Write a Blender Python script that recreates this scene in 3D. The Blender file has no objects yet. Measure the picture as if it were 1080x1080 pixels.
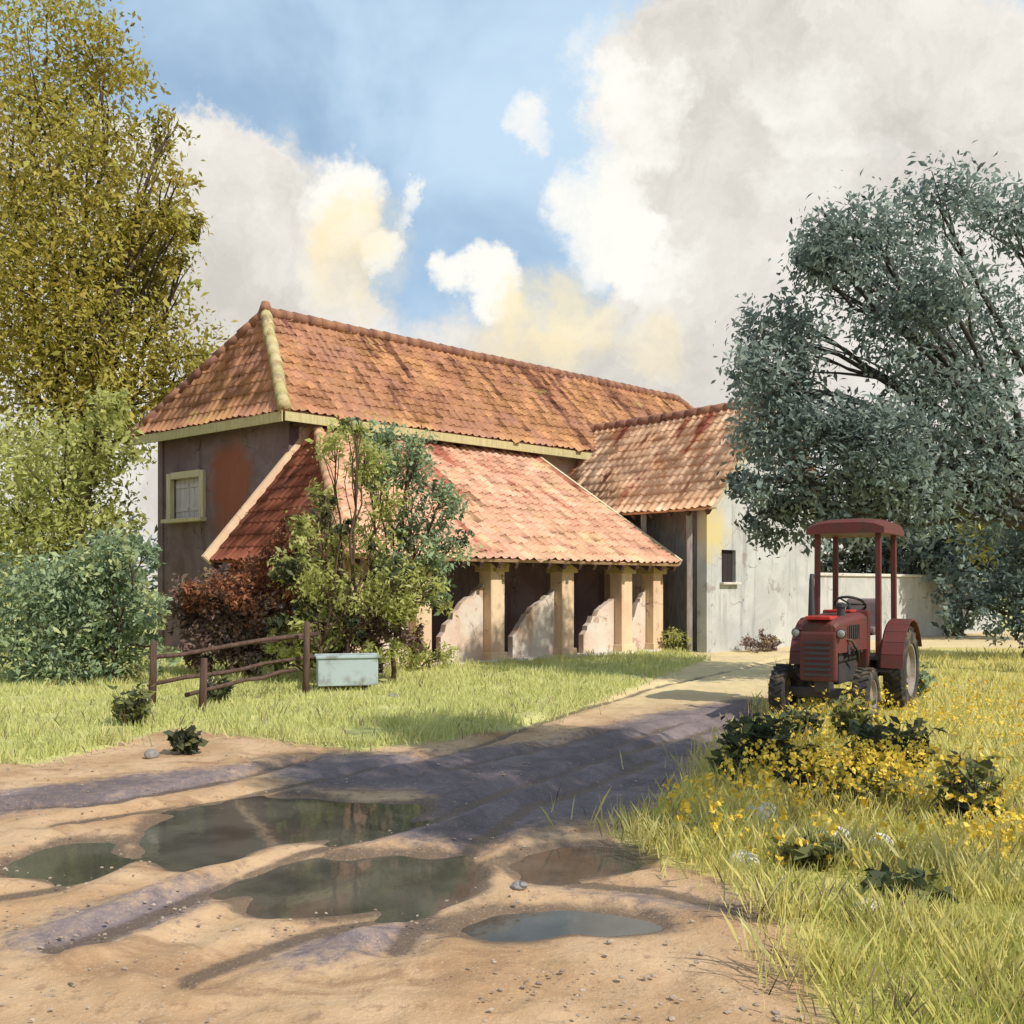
import bpy, bmesh, math, random
import numpy as np
from mathutils import Vector, Matrix, noise as mnoise

R = math.radians
rng = np.random.default_rng(7)
random.seed(7)
SC = bpy.context.scene
COL = SC.collection

# ------------------------------------------------------------------ camera
F_PX, HOR, EYE = 1040.0, 620.0, 1.65          # focal length and horizon in photo pixels, eye height in metres
cam_d = bpy.data.cameras.new('camera')
cam = bpy.data.objects.new('camera', cam_d); COL.objects.link(cam)
cam.location = (0, 0, EYE); cam.rotation_euler = (R(90), 0, 0)
cam_d.sensor_width = 36; cam_d.lens = F_PX / 1080 * 36
cam_d.shift_y = (HOR - 540) / 1080
cam_d.clip_end = 3000
SC.camera = cam

# ------------------------------------------------------------------ light and exposure
SUN_DIR = Vector((0.76, -0.64, 0.95)).normalized()
SUN_EL = math.asin(SUN_DIR.z); SUN_ROT = math.atan2(SUN_DIR.x, SUN_DIR.y)
SC.view_settings.view_transform = 'Standard'
SC.view_settings.look = 'None'
SC.view_settings.exposure = 0.22
SC.view_settings.gamma = 1.0
SC.view_settings.use_curve_mapping = False
sl = bpy.data.lights.new('sun', 'SUN'); sl.energy = 4.0; sl.angle = R(0.6); sl.color = (1.0, 0.93, 0.82)
so = bpy.data.objects.new('sun', sl); COL.objects.link(so)
so.rotation_euler = SUN_DIR.to_track_quat('Z', 'Y').to_euler()
SC.cycles.max_bounces = 6
SC.cycles.transparent_max_bounces = 6

def pix_dir(sx, sy):
    return Vector(((sx - 540) / F_PX, 1.0, (HOR - sy) / F_PX)).normalized()

class NT:
    """small node-tree helper"""
    def __init__(s, tree):
        s.t = tree; s.n = tree.nodes; s.l = tree.links
    def node(s, typ, **kw):
        n = s.n.new(typ)
        for k, v in kw.items(): setattr(n, k, v)
        return n
    def put(s, sock, v):
        if isinstance(v, bpy.types.NodeSocket): s.l.new(v, sock)
        elif v is not None:
            if sock.type == 'RGBA' and len(v) == 3: v = (*v, 1)
            sock.default_value = v
    def math(s, op, a, b=None, c=None, clamp=False):
        n = s.node('ShaderNodeMath', operation=op, use_clamp=clamp)
        s.put(n.inputs[0], a)
        if b is not None: s.put(n.inputs[1], b)
        if c is not None: s.put(n.inputs[2], c)
        return n.outputs[0]
    def vmath(s, op, a, b=None):
        n = s.node('ShaderNodeVectorMath', operation=op)
        s.put(n.inputs[0], a)
        if b is not None: s.put(n.inputs[1], b)
        return n.outputs['Value'] if op in ('DOT_PRODUCT', 'LENGTH', 'DISTANCE') else n.outputs[0]
    def noise(s, vec, scale, detail=4, rough=0.55, dist=0.0):
        n = s.node('ShaderNodeTexNoise')
        if vec is not None: s.put(n.inputs['Vector'], vec)
        n.inputs['Scale'].default_value = scale; n.inputs['Detail'].default_value = detail
        n.inputs['Roughness'].default_value = rough; n.inputs['Distortion'].default_value = dist
        return n.outputs[0]
    def step(s, v, lo, hi):
        n = s.node('ShaderNodeMapRange', interpolation_type='SMOOTHSTEP')
        s.put(n.inputs[0], v); n.inputs[1].default_value = lo; n.inputs[2].default_value = hi
        return n.outputs[0]
    def mix(s, f, a, b, blend='MIX'):
        n = s.node('ShaderNodeMix', data_type='RGBA', blend_type=blend)
        s.put(n.inputs[0], f); s.put(n.inputs[6], a); s.put(n.inputs[7], b)
        return n.outputs[2]
    def mapping(s, vec, scale=(1, 1, 1), rot=(0, 0, 0), loc=(0, 0, 0)):
        n = s.node('ShaderNodeMapping')
        s.put(n.inputs[0], vec); n.inputs[1].default_value = loc; n.inputs[2].default_value = rot; n.inputs[3].default_value = scale
        return n.outputs[0]
    def bump(s, h, strength=0.4, dist=0.02):
        n = s.node('ShaderNodeBump'); s.put(n.inputs['Height'], h)
        n.inputs['Strength'].default_value = strength; n.inputs['Distance'].default_value = dist
        return n.outputs[0]

world = bpy.data.worlds.new('World'); SC.world = world; world.use_nodes = True
w = NT(world.node_tree)
for n in list(w.n): w.n.remove(n)
SKY_K = 0.10
sky = w.node('ShaderNodeTexSky', sky_type='NISHITA', sun_disc=False)
sky.sun_elevation = SUN_EL; sky.sun_rotation = SUN_ROT; sky.air_density = 1.0; sky.dust_density = 0.6; sky.ozone_density = 1.5
tc = w.node('ShaderNodeTexCoord').outputs['Generated']
dn = w.vmath('NORMALIZE', tc)
wob = w.node('ShaderNodeTexNoise'); w.put(wob.inputs['Vector'], dn); wob.inputs['Scale'].default_value = 5; wob.inputs['Detail'].default_value = 10; wob.inputs['Roughness'].default_value = 0.66
offs = w.vmath('MULTIPLY', w.vmath('SUBTRACT', wob.outputs['Color'], (0.5, 0.5, 0.5)), (0.20, 0.20, 0.20))
dw = w.vmath('NORMALIZE', w.vmath('ADD', dn, offs))
def bumps(lst, soft=0.45):
    tot = None
    for sx, sy, r, a in lst:
        d = w.vmath('DOT_PRODUCT', dw, tuple(pix_dir(sx, sy)))
        v = w.step(d, math.cos(R(r * (1 + soft))), math.cos(R(r * (1 - soft))))
        v = w.math('MULTIPLY', v, a)
        tot = v if tot is None else w.math('ADD', tot, v)
    return tot
grey = bumps([(250, 280, 5.6, 1), (190, 210, 3.6, .8), (320, 380, 6, .9), (810, 190, 7, 1), (780, 330, 6.5, 1), (950, 150, 8, 1), (1040, 320, 9, 1),
              (560, 450, 6.5, .9), (700, 380, 4, .8), (60, 320, 7, 1), (760, 60, 4, .7), (340, 300, 2.6, .7)], .6)
white = bumps([(640, 235, 2.4, .8), (590, 125, 1.5, .7), (510, 292, 1.6, .8), (350, 195, 2.0, .8), (410, 250, 1.2, .8), (700, 135, 2.2, .7), (870, 215, 2.0, .5), (690, 280, 1.8, .7), (440, 205, .8, .7), (850, 115, 2.2, .5), (660, 60, 1.8, .5)], .7)
yel = bumps([(385, 265, 2.3, .8), (350, 215, 1.3, .7), (580, 340, 2.4, .9), (525, 350, 1.6, .6), (690, 365, 1.4, .7)], .95)
sep = w.node('ShaderNodeSeparateXYZ'); w.put(sep.inputs[0], dn); ez = sep.outputs['Z']
generic = w.step(w.noise(dn, 2.6, 8, .6, .4), .48, .62)       # clouds all round the sky, also behind the viewer
front = w.step(sep.outputs['Y'], .35, .75)
generic = w.math('MULTIPLY', generic, w.math('SUBTRACT', 1.0, front))
low = w.math('MULTIPLY', w.step(ez, .215, .12), .9)
gcov = w.math('MAXIMUM', w.math('MAXIMUM', grey, low), generic, clamp=True)
fine = w.noise(dn, 8, 12, .68)
gmask = w.step(w.math('ADD', gcov, w.math('MULTIPLY', w.math('SUBTRACT', fine, .5), 1.5)), .33, .90)
wmask = w.step(w.math('ADD', white, w.math('MULTIPLY', w.math('SUBTRACT', fine, .5), 1.4)), .25, .9)
tone = w.noise(dw, 4.2, 11, .66, .3)
k = 1 / SKY_K
cg = w.mix(w.step(tone, .35, .65), tuple(c * k for c in (.55, .52, .475)), tuple(c * k for c in (.80, .77, .71)))
cb = w.mix(w.step(w.noise(dn, 3.5, 5, .6, .5), .35, .7), sky.outputs[0], tuple(c * k for c in (.60, .72, .83)))
sky_blue = w.mix(0.55, cb, tuple(c * k for c in (.42, .60, .79)))
c1 = w.mix(gmask, sky_blue, cg)
c2 = w.mix(wmask, c1, tuple(c * k for c in (.88, .86, .80)))
ymask = w.math('MULTIPLY', w.step(w.math('ADD', yel, w.math('MULTIPLY', w.math('SUBTRACT', fine, .5), .8)), .05, 1.0), .85)
ymask = w.math('MULTIPLY', ymask, w.math('MULTIPLY_ADD', w.step(w.noise(dw, 9, 8, .65), .35, .65), .65, .35))
c3 = w.mix(ymask, c2, tuple(c * k for c in (.90, .76, .47)))
bg = w.node('ShaderNodeBackground'); w.put(bg.inputs[0], c3); bg.inputs[1].default_value = SKY_K
w.l.new(bg.outputs[0], w.node('ShaderNodeOutputWorld').inputs[0])

# ------------------------------------------------------------------ materials
def material(name, fn):
    m = bpy.data.materials.new(name); m.use_nodes = True
    t = NT(m.node_tree)
    for n in list(t.n): t.n.remove(n)
    out = t.node('ShaderNodeOutputMaterial')
    sh = fn(t)
    t.l.new(sh, out.inputs[0])
    return m
def principled(t, col, rough=.8, metal=0.0, normal=None, spec=.3, ior=None):
    p = t.node('ShaderNodeBsdfPrincipled')
    t.put(p.inputs['Base Color'], col); t.put(p.inputs['Roughness'], rough); t.put(p.inputs['Metallic'], metal)
    p.inputs['Specular IOR Level'].default_value = spec
    if ior: p.inputs['IOR'].default_value = ior
    if normal is not None: t.put(p.inputs['Normal'], normal)
    return p.outputs[0]
def objco(t): return t.node('ShaderNodeTexCoord').outputs['Object']
def geopos(t): return t.node('ShaderNodeNewGeometry').outputs['Position']

def m_leaf(name, cols, trans=.35, rough=.6):
    def fn(t):
        at = t.node('ShaderNodeAttribute', attribute_name='tint').outputs['Fac']
        n = len(cols)
        ramp = t.node('ShaderNodeValToRGB'); ramp.color_ramp.interpolation = 'LINEAR'
        el = ramp.color_ramp.elements
        while len(el) < n: el.new(.5)
        for i, c in enumerate(cols):
            el[i].position = i / (n - 1); el[i].color = (*c, 1)
        t.l.new(at, ramp.inputs[0])
        c = ramp.outputs[0]
        a = principled(t, c, rough, spec=.25)
        tr = t.node('ShaderNodeBsdfTranslucent'); t.l.new(c, tr.inputs[0])
        mx = t.node('ShaderNodeMixShader'); mx.inputs[0].default_value = trans
        t.l.new(a, mx.inputs[1]); t.l.new(tr.outputs[0], mx.inputs[2])
        return mx.outputs[0]
    return material(name, fn)

def m_roof(name, c1, c2, c3, streak, moss, streak_amt=.75):
    def fn(t):
        uv = t.node('ShaderNodeUVMap', uv_map='roof_uv').outputs[0]
        tint = t.node('ShaderNodeAttribute', attribute_name='tint').outputs['Fac']
        big = t.noise(uv, .45, 5, .6, .6)
        big2 = t.noise(t.mapping(uv, (1, 1, 1), loc=(13, 5, 2)), .8, 5, .6, .6)
        c = t.mix(t.step(big, .38, .62), c1, c2)
        c = t.mix(t.step(big2, .48, .68), c, c3)
        st = t.noise(t.mapping(uv, (1.5, .20, 1), rot=(0, 0, .22)), 1.0, 5, .6, .3)
        c = t.mix(t.math('MULTIPLY', t.step(st, .555, .63), streak_amt), c, streak)
        ms = t.noise(t.mapping(uv, (.9, 1.4, 1), loc=(4, 9, 1)), .8, 6, .65)
        c = t.mix(t.math('MULTIPLY', t.step(ms, .60, .70), .6), c, moss)
        lich = t.noise(t.mapping(uv, (1, 1, 1), loc=(7, 3, 5)), 6, 5, .7)
        c = t.mix(t.math('MULTIPLY', t.step(lich, .58, .72), .35), c, (.10, .06, .045))
        v = t.math('MULTIPLY_ADD', tint, .36, .82)
        c = t.mix(1.0, c, t.node_comb(v), 'MULTIPLY')
        return principled(t, c, .85, normal=t.bump(t.noise(uv, 30, 4), .3, .01), spec=.2)
    return material(name, fn)
def node_comb(s, v):
    n = s.node('ShaderNodeCombineXYZ')
    for i in range(3): s.put(n.inputs[i], v)
    return n.outputs[0]
NT.node_comb = node_comb

def m_plaster(name, base, alt, stain, stain_amt=.6, sc=.7, patch=None):
    def fn(t):
        p = geopos(t)
        c = t.mix(t.step(t.noise(p, sc, 6, .6, .5), .38, .62), base, alt)
        s1 = t.noise(t.mapping(p, (3.2, 3.2, .35)), 1.0, 5, .65)
        c = t.mix(t.math('MULTIPLY', t.step(s1, .52, .70), stain_amt), c, stain)
        s2 = t.noise(p, 4.5, 6, .7)
        c = t.mix(t.math('MULTIPLY', t.step(s2, .58, .72), .35), c, tuple(x * .55 for x in stain))
        fl = t.noise(t.mapping(p, (1, 1, .7), loc=(3, 8, 1)), 2.1, 9, .62, .2)
        c = t.mix(t.math('MULTIPLY', t.step(fl, .615, .63), .65), c, tuple(.55 * x + .45 * y_ for x, y_ in zip(stain, (.30, .20, .14))))
        vo = t.node('ShaderNodeTexVoronoi', feature='DISTANCE_TO_EDGE'); t.put(vo.inputs['Vector'], t.vmath('ADD', p, t.vmath('MULTIPLY', t.node_noisecol(p, 3.0), (.5, .5, .5)))); vo.inputs['Scale'].default_value = .9
        crk = t.math('MULTIPLY', t.step(vo.outputs['Distance'], .012, .003), t.step(t.noise(p, .9, 3), .5, .6))
        c = t.mix(t.math('MULTIPLY', crk, .7), c, tuple(x * .3 for x in stain))
        if patch:
            for ctr, rad, colr, am in patch:
                d = t.vmath('DISTANCE', t.vmath('ADD', p, t.vmath('MULTIPLY', t.vmath('SUBTRACT', t.node_noisecol(p, 2.0), (.5, .5, .5)), (.9, .9, .9))), ctr)
                c = t.mix(t.math('MULTIPLY', t.step(d, rad, rad * .5), am), c, colr)
        return principled(t, c, .9, normal=t.bump(t.noise(p, 18, 6, .65), .35, .015), spec=.15)
    return material(name, fn)
def node_noisecol(s, p, sc):
    n = s.node('ShaderNodeTexNoise'); s.put(n.inputs['Vector'], p); n.inputs['Scale'].default_value = sc; n.inputs['Detail'].default_value = 4
    return n.outputs['Color']
NT.node_noisecol = node_noisecol

def m_wood(name, a, b, sc=1.0):
    def fn(t):
        p = objco(t)
        n1 = t.noise(t.mapping(p, (6 * sc, 6 * sc, 1.0 * sc)), 2.5, 5, .6, .4)
        c = t.mix(t.step(n1, .35, .65), a, b)
        return principled(t, c, .85, normal=t.bump(n1, .4, .01), spec=.15)
    return material(name, fn)

def m_paint(name, c, dirt, rough=.45, amt=.5, metal=0.0, sc=5):
    def fn(t):
        p = objco(t)
        n1 = t.noise(p, sc, 6, .65)
        cc = t.mix(t.math('MULTIPLY', t.step(n1, .45, .68), amt), c, dirt)
        r = t.math('MULTIPLY_ADD', n1, .5, rough - .2)
        return principled(t, cc, r, metal, normal=t.bump(t.noise(p, 40, 3), .1, .004), spec=.35)
    return material(name, fn)

M = {}
M['roof_rust'] = m_roof('roof_rust_tiles', (.42, .205, .115), (.51, .275, .13), (.39, .20, .135), (.15, .06, .04), (.42, .32, .11), .9)
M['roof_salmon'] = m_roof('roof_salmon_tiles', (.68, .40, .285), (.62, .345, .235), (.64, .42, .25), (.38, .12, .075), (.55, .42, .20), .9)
M['roof_peach'] = m_roof('roof_peach_tiles', (.80, .56, .39), (.77, .49, .30), (.70, .40, .22), (.40, .13, .08), (.62, .49, .20), .95)
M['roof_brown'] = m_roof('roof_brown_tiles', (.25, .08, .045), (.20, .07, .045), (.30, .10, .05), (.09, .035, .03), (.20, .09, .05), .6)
M['ridge_cream'] = m_plaster('ridge_mortar', (.42, .36, .17), (.50, .42, .24), (.22, .15, .08), .5, 2)
M['ridge_salmon'] = m_plaster('ridge_tile_salmon', (.52, .27, .17), (.60, .38, .22), (.28, .14, .09), .5, 2)
M['ridge_dark'] = m_plaster('ridge_tile_dark', (.22, .11, .08), (.33, .17, .10), (.09, .05, .045), .6, 2)
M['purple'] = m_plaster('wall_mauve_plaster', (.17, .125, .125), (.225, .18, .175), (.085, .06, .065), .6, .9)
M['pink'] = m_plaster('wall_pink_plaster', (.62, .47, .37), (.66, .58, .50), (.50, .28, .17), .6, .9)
M['peach'] = m_plaster('column_peach_plaster', (.66, .46, .31), (.72, .55, .36), (.50, .30, .20), .5, 1.3)
M['ochre'] = m_plaster('capital_ochre', (.48, .36, .14), (.56, .44, .22), (.25, .17, .08), .5, 3)
M['white'] = m_plaster('wall_grey_white_plaster', (.46, .45, .42), (.54, .53, .49), (.27, .26, .25), .55, .8)
M['cream'] = m_wood('eave_board_cream', (.52, .46, .24), (.42, .36, .19))
M['soffit'] = m_wood('soffit_dark', (.08, .06, .055), (.12, .09, .08))
M['timber'] = m_wood('timber_dark', (.075, .045, .035), (.12, .075, .06))
M['timber_grey'] = m_wood('timber_grey', (.34, .31, .28), (.24, .20, .19))
M['frame'] = m_wood('window_frame_cream', (.55, .47, .30), (.62, .55, .38))
M['shutter'] = m_wood('shutter_lilac', (.50, .45, .48), (.60, .55, .56))
M['rustpanel'] = m_plaster('rust_wall_brown', (.22, .075, .04), (.17, .06, .045), (.09, .04, .035), .6, 1.1)
M['dark'] = material('dark_boards', lambda t: principled(t, (.03, .024, .025), .8))
M['bark'] = m_wood('bark_grey_brown', (.10, .075, .055), (.055, .042, .035), .6)
M['bark_dark'] = m_wood('bark_dark_blue_grey', (.045, .045, .045), (.075, .07, .062), .6)
M['stemwood'] = m_wood('stem_brown', (.12, .08, .05), (.08, .055, .04))
M['stone'] = m_plaster('stone_pale', (.66, .63, .57), (.55, .52, .46), (.35, .32, .28), .4, 6)
M['stone_dark'] = m_plaster('stone_grey', (.22, .20, .19), (.30, .28, .26), (.12, .11, .11), .5, 6)
M['pebble'] = m_plaster('pebble_brown', (.30, .23, .17), (.42, .34, .27), (.18, .13, .10), .5, 6)
M['troughblue'] = m_paint('painted_pale_blue', (.37, .45, .46), (.17, .15, .13), .6, .75, sc=3.2)
M['red'] = m_paint('tractor_red_paint', (.50, .035, .025), (.10, .035, .032), .5, .9, sc=7)
M['maroon'] = m_paint('tractor_maroon_paint', (.13, .033, .028), (.07, .042, .034), .55, .85, sc=6)
M['iron'] = m_paint('dark_iron', (.055, .055, .06), (.10, .06, .045), .55, .6, .3)
M['rubber'] = m_paint('tyre_rubber', (.030, .028, .027), (.16, .12, .08), .85, .9)
M['rim'] = m_paint('wheel_rim_grey', (.30, .27, .24), (.15, .09, .06), .5, .7, .2)
M['glasslamp'] = m_paint('lamp_glass', (.30, .29, .27), (.20, .18, .16), .2, .3)
M['seat'] = m_paint('seat_mauve_vinyl', (.20, .15, .15), (.11, .09, .09), .6, .5)

M['leaf_olive'] = m_leaf('leaves_olive_ochre', [(.07, .075, .03), (.30, .25, .04), (.46, .37, .07), (.40, .40, .09), (.54, .45, .11)], .45)
M['leaf_yellowgreen'] = m_leaf('leaves_yellow_green', [(.09, .095, .03), (.42, .44, .13), (.60, .62, .22), (.68, .68, .32)], .55)
M['leaf_teal'] = m_leaf('leaves_teal', [(.06, .09, .06), (.22, .30, .17), (.36, .46, .28), (.54, .58, .27)], .4)
M['leaf_greygreen'] = m_leaf('leaves_grey_green', [(.025, .033, .034), (.10, .138, .128), (.20, .265, .235), (.33, .41, .355)], .42)
M['leaf_rust'] = m_leaf('leaves_rust_brown', [(.06, .03, .022), (.24, .095, .05), (.37, .155, .08), (.40, .23, .13)], .3)
M['leaf_brown'] = m_leaf('leaves_dry_brown', [(.06, .035, .03), (.19, .115, .10), (.29, .20, .175), (.28, .23, .09)], .25)
M['leaf_dark'] = m_leaf('leaves_dark_green', [(.02, .028, .02), (.06, .075, .04), (.11, .12, .05), (.20, .19, .06)], .25)
M['leaf_weed'] = m_leaf('leaves_weed', [(.035, .05, .03), (.09, .11, .055), (.20, .21, .07), (.33, .32, .09)], .3)
M['grass_left'] = m_leaf('grass_yellow_green', [(.30, .31, .09), (.54, .56, .20), (.66, .66, .28), (.70, .66, .32)], .4, .8)
M['grass_right'] = m_leaf('grass_straw_yellow', [(.34, .38, .10), (.57, .58, .17), (.72, .62, .22), (.72, .69, .34)], .4, .8)
M['flower'] = m_leaf('petals_yellow', [(.68, .44, .04), (.80, .60, .08), (.82, .66, .16)], .3)

def m_water(t):
    p = geopos(t)
    nb = t.bump(t.noise(t.mapping(p, (1, .6, 1)), 6, 3, .5), .05, .02)
    silt = t.mix(t.step(t.noise(p, 1.8, 5), .38, .62), (.10, .105, .088), (.19, .185, .155))
    df = t.node('ShaderNodeBsdfDiffuse'); t.put(df.inputs[0], silt)
    tr = t.node('ShaderNodeBsdfTransparent'); t.put(tr.inputs[0], (.62, .56, .47))
    m1 = t.node('ShaderNodeMixShader'); t.put(m1.inputs[0], .45); t.l.new(tr.outputs[0], m1.inputs[1]); t.l.new(df.outputs[0], m1.inputs[2])
    gl = t.node('ShaderNodeBsdfGlossy'); gl.inputs['Roughness'].default_value = .05; t.put(gl.inputs['Normal'], nb)
    fr = t.node('ShaderNodeFresnel'); fr.inputs['IOR'].default_value = 1.36; t.put(fr.inputs['Normal'], nb)
    m2 = t.node('ShaderNodeMixShader'); t.l.new(fr.outputs[0], m2.inputs[0]); t.l.new(m1.outputs[0], m2.inputs[1]); t.l.new(gl.outputs[0], m2.inputs[2])
    return m2.outputs[0]
M['water'] = material('puddle_water', m_water)

def m_ground(t):
    p = geopos(t)
    ca = t.node('ShaderNodeVertexColor', layer_name='zones')
    sp = t.node('ShaderNodeSeparateColor'); t.l.new(ca.outputs[0], sp.inputs[0])
    gl, mud, right = sp.outputs[0], sp.outputs[1], sp.outputs[2]  # second channel: mud together with the tree shade painted on the track
    wet = ca.outputs[1]
    nz = t.noise(p, 1.3, 7, .62, .4); nf = t.noise(p, 11, 6, .7); ng = t.noise(p, 60, 3, .7)
    sand = t.mix(t.step(nz, .35, .65), (.40, .245, .13), (.53, .36, .215))
    sand = t.mix(t.math('MULTIPLY', t.step(nf, .52, .68), .6), sand, (.25, .145, .08))
    st_ = t.noise(t.mapping(p, (.55, 1.5, 1), rot=(0, 0, -.5)), 1.3, 6, .65, .8)
    sand = t.mix(t.math('MULTIPLY', t.step(st_, .52, .64), .7), sand, (.27, .155, .085))
    far = t.step(t.vmath('DOT_PRODUCT', p, (0, 1, 0)), 11, 17)
    sand = t.mix(far, sand, t.mix(t.step(nz, .35, .65), (.58, .46, .26), (.66, .52, .28)))
    mud_shade_c = t.mix(t.step(nz, .35, .65), (.128, .102, .105), (.215, .17, .172))  # dark cool tone puts tree shade into the mud colour
    mud_shade_c = t.mix(t.math('MULTIPLY', t.step(nf, .5, .7), .5), mud_shade_c, (.12, .085, .075))
    gr = t.mix(t.step(nz, .35, .65), (.42, .41, .15), (.54, .52, .20))
    gr = t.mix(t.math('MULTIPLY', t.step(nf, .5, .66), .6), gr, (.20, .17, .06))
    gr2 = t.mix(t.step(nz, .35, .65), (.56, .46, .15), (.52, .46, .17))
    gr2 = t.mix(t.math('MULTIPLY', t.step(nf, .5, .66), .5), gr2, (.28, .22, .06))
    wob = t.math('MULTIPLY', t.math('SUBTRACT', nf, .5), 1.1)
    edge = lambda v: t.step(t.math('ADD', v, wob), .32, .68)
    c = t.mix(t.step(t.math('ADD', mud, t.math('MULTIPLY', wob, 1.3)), .1, .9), sand, mud_shade_c)
    c = t.mix(edge(gl), c, gr)
    c = t.mix(edge(right), c, gr2)
    wm = t.step(t.math('ADD', wet, t.math('MULTIPLY', wob, .5)), .25, .8)
    c = t.mix(t.math('MULTIPLY', wm, .82), c, (.10, .068, .047))
    c = t.mix(t.math('MULTIPLY', t.step(ng, .55, .7), .25), c, (.70, .60, .48))
    rough = t.math('MULTIPLY_ADD', wm, -.4, .9)
    h = t.math('ADD', t.math('MULTIPLY', nf, 1.0), t.math('MULTIPLY', ng, .35))
    return principled(t, c, rough, normal=t.bump(h, .55, .03), spec=.25)
M['ground'] = material('earth_and_turf', m_ground)

# ------------------------------------------------------------------ object helpers
def link(o, parent=None):
    COL.objects.link(o)
    if parent is not None: o.parent = parent
    return o
def tag(o, label=None, cat=None, group=None, kind=None):
    if label: o['label'] = label
    if cat: o['category'] = cat
    if group: o['group'] = group
    if kind: o['kind'] = kind
    return o
def thing(name, label, cat, loc=(0, 0, 0), rz=0, group=None):
    o = bpy.data.objects.new(name, None); o.empty_display_size = .3
    o.location = loc; o.rotation_euler = (0, 0, rz)
    link(o); return tag(o, label, cat, group)
def bm_obj(name, bm, mats, parent=None, smooth=False):
    me = bpy.data.meshes.new(name); bm.normal_update(); bm.to_mesh(me); bm.free()
    for m in (mats if isinstance(mats, (list, tuple)) else [mats]): me.materials.append(m)
    if smooth: me.polygons.foreach_set('use_smooth', [True] * len(me.polygons))
    o = bpy.data.objects.new(name, me)
    return link(o, parent)
def local(parent):
    """world -> parent's local matrix for a parent that is an Empty with loc + z rotation"""
    return (Matrix.Translation(parent.location) @ parent.rotation_euler.to_matrix().to_4x4()).inverted()
def bm_world(name, bm, mats, parent, smooth=False):
    if parent is not None:
        bm.transform(local(parent) if parent.parent is None else local(parent.parent))
    return bm_obj(name, bm, mats, parent, smooth)

def box(bm, c, ex, ey, ez, bev=0.0):
    """box centred at c; ex, ey, ez half-extent vectors"""
    c = Vector(c); ex, ey, ez = Vector(ex), Vector(ey), Vector(ez)
    vs = [bm.verts.new(c + sx * ex + sy * ey + sz * ez) for sx in (-1, 1) for sy in (-1, 1) for sz in (-1, 1)]
    q = [(0, 1, 3, 2), (4, 6, 7, 5), (0, 4, 5, 1), (2, 3, 7, 6), (0, 2, 6, 4), (1, 5, 7, 3)]
    fs = [bm.faces.new([vs[i] for i in f]) for f in q]
    if ex.cross(ey).dot(ez) < 0:
        for f in fs: f.normal_flip()
    if bev:
        es = list({e for f in fs for e in f.edges})
        bmesh.ops.bevel(bm, geom=es, offset=bev, segments=2, affect='EDGES', profile=.6)
def bar(bm, a, b, wd, th, up=(0, 0, 1), bev=0.0):
    a, b = Vector(a), Vector(b); d = (b - a); L = d.length; d.normalize()
    s = d.cross(Vector(up))
    if s.length < 1e-4: s = d.cross(Vector((1, 0, 0)))
    s.normalize(); u = s.cross(d)
    box(bm, (a + b) / 2, d * L / 2, s * wd / 2, u * th / 2, bev)
def tube(bm, pts, rad, seg=8, cap=True):
    pts = [Vector(p) for p in pts]; rings = []; x = None
    for i, p in enumerate(pts):
        d = (pts[min(i + 1, len(pts) - 1)] - pts[max(i - 1, 0)]).normalized()
        x = d.orthogonal() if x is None else x - d * x.dot(d)
        if x.length < 1e-4: x = d.orthogonal()
        x.normalize(); y = d.cross(x)
        r = rad[i] if isinstance(rad, (list, tuple)) else rad
        rings.append([bm.verts.new(p + r * (math.cos(2 * math.pi * k / seg) * x + math.sin(2 * math.pi * k / seg) * y)) for k in range(seg)])
    for a, b in zip(rings, rings[1:]):
        for k in range(seg): bm.faces.new([a[k], a[(k + 1) % seg], b[(k + 1) % seg], b[k]])
    if cap:
        bm.faces.new(rings[0][::-1]); bm.faces.new(rings[-1])
def lathe(bm, prof, axis_o, ax, seg=28, cap=True):
    """revolve (dist_along_axis, radius) profile round an axis"""
    ax = Vector(ax).normalized(); o = Vector(axis_o)
    x = ax.orthogonal().normalized(); y = ax.cross(x); rings = []
    for h, r in prof:
        rings.append([bm.verts.new(o + ax * h + r * (math.cos(2 * math.pi * k / seg) * x + math.sin(2 * math.pi * k / seg) * y)) for k in range(seg)])
    for a, b in zip(rings, rings[1:]):
        for k in range(seg): bm.faces.new([a[k], a[(k + 1) % seg], b[(k + 1) % seg], b[k]])
    if cap: bm.faces.new(rings[0][::-1]); bm.faces.new(rings[-1])
    bmesh.ops.recalc_face_normals(bm, faces=bm.faces[:])
def prism(bm, poly, off):
    """closed prism of polygon (list of Vectors) pushed by vector off"""
    a = [bm.verts.new(Vector(p)) for p in poly]; b = [bm.verts.new(Vector(p) + Vector(off)) for p in poly]
    n = len(a)
    f = [bm.faces.new(a[::-1]), bm.faces.new(b)] + [bm.faces.new([a[i], a[(i + 1) % n], b[(i + 1) % n], b[i]]) for i in range(n)]
    bmesh.ops.recalc_face_normals(bm, faces=f)

def ground_at(sx, sy):
    y = F_PX * EYE / (sy - HOR)
    return Vector(((sx - 540) / F_PX * y, y, 0))
def at(sx, sy, y):
    return Vector(((sx - 540) / F_PX * y, y, EYE + (HOR - sy) / F_PX * y))

# ------------------------------------------------------------------ plan of the farm
U = Vector((.7325, .6807, 0)); V = Vector((-.6807, .7325, 0)); Z = Vector((0, 0, 1))
P0 = Vector((-1.75, 20.2, 0))
def tw(t, w_, z=0): return P0 + U * t + V * w_ + Z * z

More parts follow.
